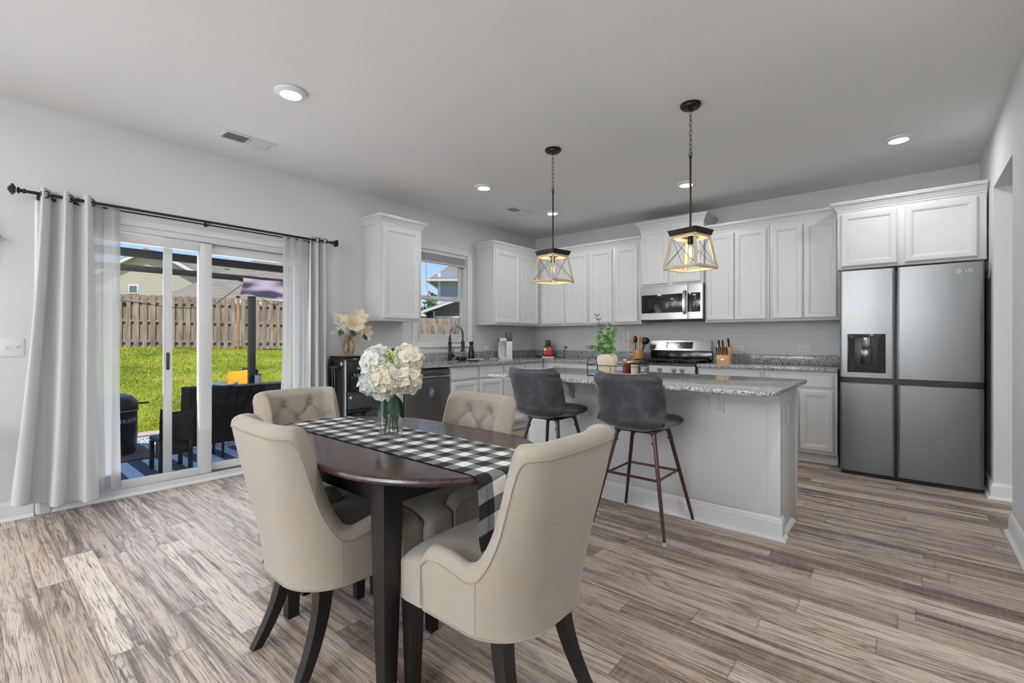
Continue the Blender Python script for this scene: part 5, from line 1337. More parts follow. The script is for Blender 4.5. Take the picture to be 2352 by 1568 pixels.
# runner
RN = thing('table_runner', 'black and white buffalo check table runner hanging over the table end', 'table runner', (TX, TY, 0))
RWd = .342; xe = .690
def edge_x(y):
    return .235+.465*math.sqrt(max(0, 1-(y/.405)**2))+.004
def run_pt(s_, v):
    # s_: signed length along the runner from the centre
    yy = (v-.5)*RWd; a = abs(s_); sg = 1 if s_ >= 0 else -1; flat = edge_x(yy)-.018
    rad = .022; top = .7625
    wv = .0016*math.sin(s_*60+v*3)*math.sin(v*17+s_*5)
    if a <= flat: return Vector((s_, yy, top+max(0, wv)+.0002))
    r = a-flat; arc_ = rad*PI/2
    if r < arc_:
        th = r/rad; return Vector((sg*(flat+rad*math.sin(th)), yy, top-rad+rad*math.cos(th)))
    dz = r-arc_; f_ = dz/.22
    return Vector((sg*(flat+rad+.010*math.sin(v*5+1)*f_-.0*dz), yy*(1-.06*f_)+.008*f_*math.sin(dz*30), top-rad-dz))
total = (xe-.018)+.022*PI/2+.20
b = B(); b.grid(lambda u, v: tuple(run_pt((2*u-1)*total, v)), 220, 28, uv=lambda u, v: (u*2*total+.010, v*RWd+.0475)); ro = b.build('runner_cloth', 'gingham', RN, ang=80, weld=False)
for vv in (.075, .925):
    b = B(); b.tube([tuple(run_pt(edge_x((vv-.5)*RWd)+.02+.185*k/20, vv)+Vector((.0016, 0, 0))) for k in range(1, 21)], .0006, 4); b.build('hem_stitching', 'rope', RN)
# ------------------------------------------------------------------ dining chairs
CZ0 = .325
def chair_path(sg_n, z, tk=0.0):
    pass
def make_chair(x, y, rz, label):
    t = thing('dining_chair', label, 'dining chair', (x, y, 0), rz, 'tufted beige dining chairs around the table')
    a_of = lambda z: .236+.010*sstep(.33, .50, z)-.004*sstep(.6, .9, z)+.006*sstep(.8, .9, z)
    def backy(z): return -.225-.015*sstep(.32, .5, z)-.075*max(0, (z-.45)/.45)**1.15
    def plan(s_, z, ins):
        """s_ in -1..1 from right arm front round the back to left arm front"""
        a = a_of(z)-ins; yb = backy(z)+ins; rad = .17-.075*sstep(.45, .85, z); yc = yb+rad-ins*.6
        yf = .135
        sgn = 1 if s_ >= 0 else -1; q = abs(s_)
        # 0..qa straight back, qa..qb corner, qb..1 side
        la = max(.02, a-rad+ins*.6); rr_ = max(.01, rad-ins*.6); lc = rr_*PI/2; ls = max(.01, yf-(yb+rr_)); L = la+lc+ls
        d_ = q*L
        if d_ < la: px, py = d_, yb-.0
        elif d_ < la+lc:
            th = (d_-la)/rr_; px, py = la+rr_*math.sin(th), yb+rr_-rr_*math.cos(th)
        else: px, py = a, yb+rr_+(d_-la-lc)
        # slight bow of the back
        py -= .012*math.cos(min(1, px/a)*PI/2)*sstep(.4, .8, z)
        return sgn*px, py
    def H(py):
        # height of the top edge as a function of the depth along the side
        K = [(.136, .500), (.125, .522), (.105, .535), (.06, .540), (.0, .532), (-.07, .518), (-.11, .532), (-.15, .585), (-.19, .665), (-.215, .745), (-.235, .83), (-.25, .878), (-.27, .896), (-.40, .906)]
        for (y1, z1), (y2, z2) in zip(K, K[1:]):
            if py >= y2:
                f_ = (y1-py)/(y1-y2); f_ = max(0, min(1, f_)); return z1+(z2-z1)*f_
        return K[-1][1]
    NS, NV, TK = 150, 22, .062
    tops = []
    for i in range(NS+1):
        s_ = 2*i/NS-1
        s_ = math.copysign(abs(s_)**.92, s_)
        h = .6
        for _ in range(14): px, py = plan(s_, h, 0); h = .5*h+.5*H(py)
        tops.append((s_, h))
    # smooth the edge heights
    hs = [h for _, h in tops]
    for _ in range(3): hs = [hs[0]]+[(hs[i-1]+2*hs[i]+hs[i+1])/4 for i in range(1, NS)]+[hs[-1]]
    tops = [(tops[i][0], hs[i]) for i in range(NS+1)]
    R_ = TK/2
    tuft = [(-.075, .815), (.075, .815), (-.15, .735), (0, .735), (.15, .735), (-.075, .655), (.075, .655), (-.15, .575), (0, .575), (.15, .575)]
    segs = []
    for (ax, az) in tuft:
        for (bx, bz) in tuft:
            if bz < az and abs(abs(ax-bx)-.075) < .01 and abs(az-bz-.08) < .01: segs.append((ax, az, bx, bz))
    for ax in (-.075, .075): segs.append((ax, .815, ax, .95))
    def dent(px, z):
        d_ = 0
        for ax, az in tuft:
            r2 = (px-ax)**2+(z-az)**2; d_ = max(d_, .028*math.exp(-r2/(.024**2)))
        for ax, az, bx, bz in segs:
            vx, vz = bx-ax, bz-az; L2 = vx*vx+vz*vz; t_ = max(0, min(1, ((px-ax)*vx+(z-az)*vz)/L2)); r2 = (px-ax-vx*t_)**2+(z-az-vz*t_)**2
            d_ = max(d_, .015*math.exp(-r2/(.0085**2)) if az < .81 or bz < .81 else .006*math.exp(-r2/(.005**2)))
        return d_
    bo = B(); cols = []
    NI = 64
    for s_, h in tops:
        col_ = []
        for j in range(NV+1):
            z = CZ0+(h-R_-CZ0)*j/NV; px, py = plan(s_, z, 0); col_.append((px, py, z))
        # roll over the top
        p0 = plan(s_, h-R_, 0); p1 = plan(s_, h-R_, TK)
        for k in range(1, 8):
            a = PI*k/8; f_ = (1-math.cos(a))/2; col_.append((p0[0]+(p1[0]-p0[0])*f_, p0[1]+(p1[1]-p0[1])*f_, h-R_+R_*math.sin(a)))
        for j in range(NI+1):
            z = h-R_-(h-R_-.40)*j/NI; px, py = plan(s_, z, TK)
            nx = Vector((0, 1)) if abs(s_) < .42 else Vector((-math.copysign(.7, s_), .7))
            q = abs(px)
            puff = .012*sstep(.5, .6, z)*sstep(.9, .8, z) if False else .010
            dd = dent(px, z)*sstep(.222, .18, q)*sstep(.50, .56, z)
            am = sstep(.20, .10, q)
            px2 = px-math.copysign(1, px)*(puff-dd)*(1-am)*.4 if px else 0; py2 = py+(puff-dd)*(am*.85+.15)*sstep(.45, .6, z)
            col_.append((px2, py2, z))
        cols.append(col_)
    bo.loft(cols, cap=True, close=True)
    bo.build('upholstered_shell', 'linen', t, ang=75)
    # piping along the outer top edge and the lower edge
    w1 = []
    for s_, h in tops:
        px, py = plan(s_, h-R_*1.25, -.001); w1.append((px, py, h-R_*1.25))
    f0 = [(w1[0][0], w1[0][1]+.002, z) for z in (.35, .42, .47)]; f1 = [(w1[-1][0], w1[-1][1]+.002, z) for z in (.47, .42, .35)]
    B().tube(f0+w1+f1, .0022, 7).build('top_piping', 'welt', t)
    w2 = [(*plan(2*i/60-1, CZ0+.004, -.001), CZ0+.003) for i in range(61)]
    for sx in (-1, 1):
        kq = min(range(NS+1), key=lambda i_: abs(plan(tops[i_][0], .5, 0)[1]+.105)+(0 if tops[i_][0]*sx > 0 else 9)); sq_, hq = tops[kq]
        B().tube([(*plan(sq_, z_, -.0004), z_) for z_ in [CZ0+.005+(hq-R_*1.3-CZ0-.005)*j_/12 for j_ in range(13)]], .0012, 5).build('side_seam', 'welt', t)
    B().tube([(-.243, .262, CZ0+.003)]+w2[::1]+[(.243, .262, CZ0+.003), (0, .268, CZ0+.003)] if False else w2, .0036, 6).build('lower_piping', 'welt', t)
    b = B()
    for ax, az in tuft:
        px, py = ax, plan(0.0, az, TK)[1]; b.grid_sphere((ax, py+.001-.012*(1-math.cos(min(1, abs(ax)/.236)*PI/2))*-1, az), 1, (.008, .005, .008), 10, 6)
    b.build('tufting_buttons', 'button', t)
    # seat cushion
    b = B(); rings = []
    for k in range(25):
        f_ = k/24; yy = -.175+.443*f_
        wd = .176+.062*sstep(.122, .142, yy)
        rnd_ = max(0, (yy-.235)/.033); wd -= .020*rnd_**2
        tz = .472+.018*math.sin(PI*min(1, max(0, f_)))-.030*rnd_**2.5 + .004*math.sin(f_*9)
        bz = CZ0+.001+.004*rnd_**2; cr_ = .030; ring = []
        for m_ in range(-10, 11):
            g = m_/10; ring.append((g*wd, yy, tz+.010*(1-g*g)-.022*abs(g)**6))
        ring += [(wd+.002, yy, tz-.035), (wd+.001, yy, (tz+bz)/2), (wd, yy, bz)]
        for m_ in range(9, -10, -3): ring.append((m_/10*wd, yy, bz))
        ring += [(-wd, yy, bz), (-wd-.001, yy, (tz+bz)/2), (-wd-.002, yy, tz-.035)]
        rings.append(ring)
    b.loft(rings, cap=True); b.build('seat_cushion', 'linen', t, ang=60)
    # legs
    for sx in (-1, 1):
        b = B(); cx, cy = sx*.205, .225
        def sq(h, z, dx=0, dy=0): return [(cx-h+dx, cy-h+dy, z), (cx+h+dx, cy-h+dy, z), (cx+h+dx, cy+h+dy, z), (cx-h+dx, cy+h+dy, z)]
        b.loft([sq(.018, 0), sq(.027, CZ0+.01)]); b.build('front_leg', 'espressoleg', t)
        b = B(); cx, cy = sx*.150, -.120; rings = []
        for k in range(9):
            f_ = k/8; h = .017+.009*f_
            rings.append(sq(h, (CZ0+.008)*f_, sx*.028*(1-f_)**1.6, -.105*(1-f_)**1.9))
        b.loft(rings); b.build('rear_leg', 'espressoleg', t)
    B().box(-.18, .18, -.16, .22, CZ0-.012, CZ0+.001, .003).build('underside_panel', 'dark', t)
    return t
ch = make_chair(2.747, -4.882, math.radians(-1.4), 'beige dining chair with its plain back to the camera at the left of the table')
CH_L = [(3.43, -4.65, 90.5, 'beige dining chair nearest the camera at the right table end, seen from behind'),
        (2.10, -4.60, -88, 'beige tufted dining chair at the far left table end in front of the sliding door'),
        (2.79, -4.364, 178.7, 'beige tufted dining chair across the table in front of the dishwasher')]
for x, y, r, lab in CH_L: dup(ch, (x, y, 0), math.radians(r), lab)
# ------------------------------------------------------------------ glass vase and hydrangeas
VX, VY, VZ = 2.765, -4.632, .7645
v = thing('glass_vase', 'clear cylinder glass vase of white hydrangeas on the checked runner', 'vase', (VX, VY, VZ))
B().lathe([(0, 0), (.050, 0), (.051, .004), (.051, .20), (.0485, .20), (.0475, .016), (0, .014)], seg=48).build('vase_glass', 'vase', v)
rh = random.Random(5)
CF = Vector((.763, .646, 0)); CB = Vector((-.646, .763, 0))   # sideways / away from the camera at the table
def hydrangea(label, off, r, mat, stem_to, leaf=None, nfl=46):
    c = CF*off[0]+CB*off[1]+Vector((0, 0, off[2])); t = thing('hydrangea', label, 'flower', (VX, VY, VZ+.016), 0, 'white hydrangeas in the glass vase')
    sx = CF*stem_to[0]+CB*stem_to[1]
    B().tube(catmull([tuple(sx), tuple(sx*.5+Vector((0, 0, .12))), tuple(c*.5+Vector((0, 0, .11))), tuple(c-Vector((0, 0, r*.4)))], 6), .0028, 6).build('stem', 'leafd', t)
    b = B()
    for k in range(nfl):
        z_ = 1-2*(k+.5)/nfl; a = k*2.399963; q = math.sqrt(1-z_*z_)
        n_ = Vector((q*math.cos(a), q*math.sin(a), z_)); n_ = (n_+Vector((rh.uniform(-.25, .25), rh.uniform(-.25, .25), rh.uniform(-.2, .2)))).normalized()
        if n_.z < -.85: continue
        cc_ = c+n_*r*rh.uniform(.72, .98); u_ = n_.orthogonal().normalized(); w_ = n_.cross(u_); a0 = rh.uniform(0, PI)
        for j in range(4):
            aa = a0+j*PI/2+rh.uniform(-.15, .15); d_ = (u_*math.cos(aa)+w_*math.sin(aa)); s_ = n_.cross(d_); L = r*.50*rh.uniform(.85, 1.2); Wd = L*.98; cup = rh.uniform(.1, .55); rip = rh.uniform(0, 6)
            def fn(u, vv, d_=d_, s_=s_, L=L, Wd=Wd, cup=cup, rip=rip, cc_=cc_, n_=n_):
                ww = max(.05*(1-u), 1-(2*u**.75-1)**2)**.5*Wd/2*(2*vv-1)
                return tuple(cc_+d_*L*u+s_*ww+n_*(L*(cup*u*u*.8-.25*u)+.10*L*(2*vv-1)**2+.035*L*math.sin(rip+vv*8)*u))
            b.grid(fn, 7, 5)
    b.build('petals', mat, t, ang=80)
    core = B(); core.grid_sphere(c, r*.62, (1, 1, 1), 12, 8); core.build('flower_core', 'leafy', t)
    if leaf:
        b = B()
        for (p_, d_, L, W_) in leaf: leafquad(b, CF*p_[0]+CB*p_[1]+Vector((0, 0, p_[2])), CF*d_[0]+CB*d_[1]+Vector((0, 0, d_[2])), (0, 0, 1) if abs(d_[2]) < .8 else tuple(-CB), L, W_, .35)
        b.build('leaf', 'leaf' if leaf[0][0][2] > .2 else 'leafd', t, ang=80)
HB = .265   # height of the centre of the bunch above the vase floor
hydrangea('large white hydrangea at the upper left of the bouquet', (-.062, .0, HB+.035), .068, 'petalw', (-.03, .01), [((-.08, -.01, HB-.02), (-1, -.1, .12), .085, .05)])
hydrangea('white hydrangea standing highest at the upper right of the bouquet', (.068, .01, HB+.048), .065, 'petalc', (.03, .01))
hydrangea('bluish white hydrangea at the lower left of the bouquet', (-.075, -.005, HB-.052), .060, 'petalb', (-.02, -.02), [((-.015, -.03, .155), (-.1, 0, -1), .10, .05), ((-.03, -.02, .17), (-.4, 0, -1), .09, .04)])
hydrangea('cream hydrangea facing the camera at the bottom centre', (-.005, -.055, HB-.035), .066, 'petalc', (.0, -.03), [((.01, -.035, .16), (.15, 0, -1), .115, .06)])
hydrangea('cream hydrangea at the lower right of the bouquet', (.078, -.02, HB-.035), .060, 'petalc', (.03, -.01), [((.025, -.03, .165), (.25, 0, -1), .11, .05)])
hydrangea('small white hydrangea drooping over the glass rim', (-.028, -.035, HB-.085), .045, 'petalw', (.01, .02), nfl=30)
hydrangea('white hydrangea at the back of the bouquet', (.0, .065, HB+.01), .062, 'petalw', (0, .03))
bt = thing('lime_buds', 'lime green bud cluster in the gap between the upper hydrangeas', 'flower', (VX, VY, VZ+.016))
b = B()
for k in range(70):
    p_ = CF*rh.gauss(.004, .013)+CB*rh.gauss(-.02, .012)+Vector((0, 0, HB+.03+rh.gauss(.015, .018))); b.grid_sphere(p_, rh.uniform(.0028, .0045), (1, 1, 1), 8, 6)
b.build('buds', 'leafy', bt)
B().tube([(0, 0, .1), tuple(CB*-.01+Vector((0, 0, HB+.02)))], .003, 6).build('stem', 'leafd', bt)
# ------------------------------------------------------------------ water cooler
WC = thing('water_cooler', 'glossy black bottom-loading water cooler beside the right curtain', 'water cooler', (.205, -3.31, 0))
hw_, hd_ = .155, .165      # half width along y, half depth along x
b = B(); b.box(-hd_, hd_, -hw_, hw_, .02, 1.0, .025, 4); b.build('cooler_body', 'blackgloss', WC)
box('top_panel', 'blackplastic', WC, -hd_+.01, hd_-.008, -hw_+.01, hw_-.01, 1.0005, 1.012, .004)
fc = hd_+.0005
box('dispensing_panel', 'blackgloss', WC, fc, fc+.008, -hw_+.03, hw_-.01, .66, .955, .003)
box('splash_board', 'darkgrey', WC, fc, fc+.012, -hw_+.028, hw_-.02, .50, .655, .006)
b = B()
for k in range(5): b.lathe([(0, 0), (.016, 0), (.016, .012), (0, .012)], m=Matrix.Translation((fc, -hw_+.045+.052*k, .655)) @ Matrix.Rotation(PI/2, 4, 'Y'), seg=18)
b.build('scalloped_edge', 'darkgrey', WC)
b = B(); b.box(fc, fc+.055, -hw_+.02, hw_-.005, .478, .494, .005); b.build('drip_tray', 'blackgloss', WC)
box('bottle_door', 'blackgloss', WC, fc, fc+.014, -hw_+.012, hw_-.004, .04, .470, .008)
B().tube([(hd_-.004, -hw_+.012, .04), (hd_-.004, -hw_+.012, .97)], .010, 10).build('chrome_edge', 'steelh', WC)
for k in range(4):
    o = B().cyl((0, 0), .0035, 0, .002, 10); bmesh.ops.transform(o.bm, matrix=Matrix.Translation((fc+.0082, -.055+.036*k, .835)) @ Matrix.Rotation(PI/2, 4, 'Y'), verts=o.bm.verts); o.build('indicator_light', 'greenled' if k == 0 else 'whiteled', WC)
text('lettering', 'PRIMO', .030, 'whiteprint', WC, (fc+.0085, .015, .892), (PI/2, 0, PI/2), .0004)
B().lathe([(0, 0), (.014, 0), (.014, .001), (0, .001)], m=Matrix.Translation((fc+.0122, -hw_+.055, .615)) @ Matrix.Rotation(PI/2, 4, 'Y')).build('round_sticker', 'pinkprint', WC)
box('side_sticker', 'pinkprint', WC, hd_-.075, hd_-.042, -hw_-.0012, -hw_-.0002, .925, .955)
for k, xx in enumerate((.035, -.01)):
    B().tube([(xx, -hw_-.001, .905), (xx, -hw_-.045, .905)], .013, 12).build('side_knob', 'darkgrey', WC)
    B().tube(catmull([(xx, -hw_-.035, .895), (xx+.01, -hw_-.036, .8), (xx+.005, -hw_-.034, .62)], 5), .0018, 5).build('cable_tail', 'greyprint', WC)
av = thing('amber_vase', 'amber glass baluster vase standing on top of the water cooler', 'vase', (.215, -3.33, 1.0125))
pf = [(.0, 0), (.036, 0), (.040, .006), (.048, .03), (.061, .075), (.062, .10), (.052, .135), (.037, .165), (.034, .18), (.042, .205), (.056, .222)]
sm = [(p.x, p.z) for p in catmull([(r, 0, z) for r, z in pf[1:]], 4)]
B().lathe([(0, 0)]+sm+[(r-.0025, z) for r, z in sm[::-1] if z > .012]+[(0, .012)], seg=48).build('vase_glass', 'amberglass', av)
S1 = Vector((.53, .85, 0)).normalized(); S1 = Vector((.51, .86, 0)); K1 = Vector((-.86, .51, 0))   # sideways, away for the left wall things
AV = Vector((.215, -3.33, 1.03))
def magnolia(label, off, r, face, npet=6, lf=None):
    t = thing('magnolia', label, 'flower', AV, 0, 'cream magnolias in the amber vase')
    c = S1*off[0]+K1*off[1]+Vector((0, 0, off[2]))
    B().tube(catmull([(S1*(-off[0]*.2))[:], (S1*off[0]*.1+Vector((0, 0, .15)))[:], tuple(c)], 6), .0022, 6).build('stem', 'stem', t)
    n_ = (S1*face[0]+K1*face[1]+Vector((0, 0, face[2]))).normalized(); u_ = n_.orthogonal().normalized(); w_ = n_.cross(u_); b = B()
    for j in range(npet):
        aa = 2*PI*j/npet+.3; d_ = u_*math.cos(aa)+w_*math.sin(aa); s_ = n_.cross(d_)
        def fn(u, vv, d_=d_, s_=s_):
            ww = math.sin(PI*min(1, .1+u*.86))**.6*r*.42*(2*vv-1); return tuple(c+d_*r*u+s_*ww+n_*(r*.62*u*u+.25*r*(2*vv-1)**2*.4))
        b.grid(fn, 6, 5)
    b.build('petals', 'petalm', t, ang=80); B().grid_sphere(c+n_*.006, .009, (1, 1, 1), 10, 8).build('flower_centre', 'yellow', t)
    if lf:
        b = B()
        for p_, d_, L, W_ in lf: leafquad(b, S1*p_[0]+K1*p_[1]+Vector((0, 0, p_[2])), S1*d_[0]+K1*d_[1]+Vector((0, 0, d_[2])), tuple(-K1+Vector((0, 0, .3))), L, W_, .2)
        b.build('leaf', 'leafd', t, ang=80)
magnolia('cream magnolia at the top right of the amber vase', (.095, 0, .355), .085, (.3, -1, .5))
magnolia('wide open yellow-centred magnolia in the middle of the amber vase bouquet', (.055, -.03, .285), .095, (.15, -1, .45), 7, [((.03, -.05, .25), (.3, -.2, -.75), .08, .055), ((-.05, -.05, .245), (-.35, -.2, -.5), .075, .055)])
magnolia('pale magnolia at the upper left of the amber vase bouquet', (-.045, 0, .31), .085, (-.5, -1, .2), 6, [((-.06, -.02, .26), (-.9, 0, .25), .07, .05)])
magnolia('drooping magnolia at the right side of the amber vase', (.135, 0, .215), .085, (.9, -.7, -.15), 6, [((.12, -.02, .19), (.8, -.1, -.7), .075, .05)])
magnolia('half closed cream magnolia at the top centre of the amber vase', (.01, .03, .345), .06, (0, -.6, 1), 5)
def spray(label, path, n, r):
    t = thing('blossom_spray', label, 'flower', AV, 0, 'blossom sprays in the amber vase')
    P = catmull([tuple(S1*a+K1*b_+Vector((0, 0, c))) for a, b_, c in path], 8); B().tube(P, .0016, 5).build('stem', 'twig', t)
    b = B(); m = len(P)
    for k in range(n):
        p_ = P[int(m*.35)+int(rh.random()*(m*.64))]+Vector((rh.gauss(0, r), rh.gauss(0, r), rh.gauss(0, r))); b.grid_sphere(p_, rh.uniform(.0035, .0065), (1, 1, 1), 6, 5)
    b.build('blossoms', 'petalw', t)
spray('tall spray of tiny white blossoms arching left over the amber vase', [(0, 0, .02), (-.03, -.02, .18), (-.085, -.02, .29), (-.11, 0, .36), (-.14, 0, .40)], 150, .013)
spray('lower spray of tiny blossoms spreading left of the amber vase', [(0, 0, .05), (-.04, -.03, .19), (-.10, -.02, .215), (-.17, 0, .205)], 90, .010)
spray('bunch of tiny white blossoms hanging at the front of the amber vase', [(0, 0, .05), (-.02, -.05, .20), (-.05, -.06, .25), (-.085, -.05, .27)], 130, .016)
# ------------------------------------------------------------------ curtains
def curtain(name, label, ytop, ybot, z0, z1, folds, amp, mat, xc=.10, thick=.0016, ph=0.0, nu=160, hem=None, wild=.0, grom=True, sag=None):
    t = thing(name, label, 'curtain', (0, 0, 0), 0, 'curtains at the sliding door')
    def fn(u, v):
        z = z1+(z0-z1)*v
        if sag: z += sag(u)*v
        y = ytop[0]+(ytop[1]-ytop[0])*u; y2 = ybot[0]+(ybot[1]-ybot[0])*u; y = y+(y2-y)*v**1.3
        a = 2*PI*folds*u+ph
        x = xc+amp*(1+.25*v)*math.sin(a)+wild*v*math.sin(a*.47+2)*amp + .006*v*math.sin(a*2.3+v*3)
        y += .010*math.sin(2*a+1+v*1.5)*(.4+v)+.006*v*math.sin(v*5+u*9)
        return (max(.036, x), y, z)
    b = B(); b.grid(fn, nu, 36); o = b.build('curtain_fabric', mat, t, ang=85); m = o.modifiers.new('s', 'SOLIDIFY'); m.thickness = thick
    if hem:
        b = B(); b.grid(lambda u, v: tuple(Vector(fn(u, .955+.012*v))+Vector((.0012, 0, 0))), nu, 1); b.build('hem_seam', 'welt' if False else mat, t, ang=85)
    if grom:
        n = int(folds*2)
        for k in range(n):
            u = (k+.5)/n; a = fn(u, .028); b = B()
            b.tube([(a[0]+.0, a[1]+.022*math.cos(q), 2.128+.022*math.sin(q)) for q in [2*PI*j/20 for j in range(20)]], .0042, 6, close=True); b.build('grommet', 'bronze', t)
    return t
curtain('grey_curtain', 'light grey grommet curtain bunched at the left of the sliding door', (-5.495, -5.215), (-5.615, -5.175), .075, 2.172, 2.6, .052, 'curtain', hem=True, ph=.6, wild=.5, sag=lambda u: -.02*math.sin(PI*u)+.06*(1-u)**3)
curtain('grey_curtain', 'light grey grommet curtain gathered at the right between door and water cooler', (-3.675, -3.515), (-3.70, -3.49), .06, 2.172, 2.2, .045, 'curtain', hem=True, ph=2.4, wild=.3)
curtain('sheer_curtain', 'narrow white sheer curtain hanging just right of the left grey curtain', (-5.235, -5.078), (-5.215, -5.075), .10, 2.135, 1.6, .014, 'sheer', .075, .0004, nu=60, grom=False)
curtain('sheer_curtain', 'white sheer curtain hanging just left of the right grey curtain', (-3.915, -3.69), (-3.95, -3.67), .10, 2.135, 3.0, .014, 'sheer', .075, .0004, nu=90, grom=False)
cr = thing('curtain_rod', 'black double curtain rod with square finials above the sliding door', 'curtain rod', (0, 0, 0))
B().tube([(.115, -5.56, 2.131), (.115, -3.47, 2.131)], .0105, 14).build('rod', 'black', cr)
B().tube([(.062, -5.50, 2.118), (.062, -3.53, 2.118)], .006, 10).build('inner_rod', 'black', cr)
for sy, ye in ((-1, -5.56), (1, -3.47)):
    m = Matrix.Translation((.115, ye, 2.131)) @ Matrix.Rotation(-sy*PI/2, 4, 'X')
    b = B(); b.lathe([(0, 0), (.014, 0), (.017, .008), (.011, .016), (.011, .022), (.024, .032), (.012, .04), (0, .04)], seg=20, m=m)
    for r_, z_, h2 in ((.020, .044, .008), (.031, .052, .014), (.020, .066, .008), (.011, .074, .006)):
        b.box(-r_, r_, -r_, r_, z_, z_+h2-.0005, .003, m=m)
    b.build('finial', 'black', cr)
for yb_ in (-5.49, -4.513, -3.54):
    b = B(); b.box(.001, .006, yb_-.012, yb_+.012, 2.085, 2.155, .002); b.tube([(.006, yb_, 2.112), (.115, yb_, 2.112)], .005, 8); b.tube([(.115+.014*math.cos(a), yb_, 2.131+.014*math.sin(a)) for a in [math.radians(-200+22*k) for k in range(10)]], .004, 8); b.build('bracket', 'black', cr)
# ------------------------------------------------------------------ ceiling fittings
def disc(x, y, label):
    t = thing('ceiling_light', label, 'ceiling light', (x, y, CH), 0, 'round ceiling lights')
    B().lathe([(0, -.001), (.094, -.001), (.096, -.006), (.094, -.016), (.084, -.022), (.064, -.024), (.060, -.021), (0, -.021)], seg=48).build('trim_ring', 'whiteplastic', t)
    B().lathe([(0, -.0215), (.0595, -.0215), (.058, -.0245), (0, -.026)], seg=40).build('diffuser', 'led', t)
    lamp('overhead_light', 'AREA', (x, y, CH-.03), (0, 0, 0), LAMP_W, (.97, .985, 1), .12)
disc(1.482, -4.48, 'large round ceiling light nearest the camera at the upper left'); disc(1.148, -2.369, 'round ceiling light left of the left pendant near the small vent')
disc(1.126, -1.124, 'round ceiling light seen behind the left pendant rod'); disc(2.766, -1.13, 'round ceiling light seen behind the right pendant rod'); disc(4.407, -1.126, 'round ceiling light at the upper right in front of the refrigerator')
lamp('overhead_light', 'AREA', (4.45, -4.3, CH-.03), (0, 0, 0), 15, (.97, .985, 1), .15)  # added lamp out of view, no fitting; brightens island end and right floor
for lx, ly in ((3.6, -6.9), (1.4, -7.4), (3.4, -9.0)): lamp('overhead_light', 'AREA', (lx, ly, CH-.03), (0, 0, 0), LAMP_W*2.2, (.97, .985, 1), .15)  # unseen lamps behind the camera, without fittings, to brighten the room
lamp('hall_light', 'AREA', (5.8, -3.2, CH-.03), (0, 0, 0), 24, (.97, .985, 1), .15)
def vent(x0, x1, y0, y1, label):
    t = thing('ceiling_vent', label, 'vent', ((x0+x1)/2, (y0+y1)/2, CH), 0, 'ceiling vents'); hx, hy = (x1-x0)/2, (y1-y0)/2; f_ = .022
    b = B(); b.box(-hx, -hx+f_, -hy, hy, -.008, -.001, .002); b.box(hx-f_, hx, -hy, hy, -.008, -.001, .002); b.box(-hx+f_, hx-f_, -hy, -hy+f_+.01, -.008, -.001, .002); b.box(-hx+f_, hx-f_, hy-f_-.01, hy, -.008, -.001, .002)
    b.box(-hx+f_, hx-f_, -.006, .006, -.008, -.002); b.build('vent_frame', 'trim', t)
    b = B(); b.box(-hx+f_, hx-f_, -hy+f_+.01, hy-f_-.01, -.0016, -.0006); b.build('duct_opening', 'duct', t)
    n = 13
    for half in (-1, 1):
        b = B()
        for k in range(n):
            yy = half*(.012+(hy-f_-.026)*(k+.5)/n); boxm(b, (0, yy, -.0055), (2*(hx-f_), .0085, .0012), (-half*math.radians(38), 0, 0))
        b.build('louvres', 'trim', t)
    B().tube([(0, -hy+.012, -.006), (.0, -hy+.012, -.018)], .0035, 6).build('damper_lever', 'trim', t)
vent(.405, .585, -4.565, -4.173, 'larger-looking white ceiling vent near the round light at upper left')
vent(.76, .925, -1.635, -1.245, 'small-looking white ceiling vent near the kitchen corner')
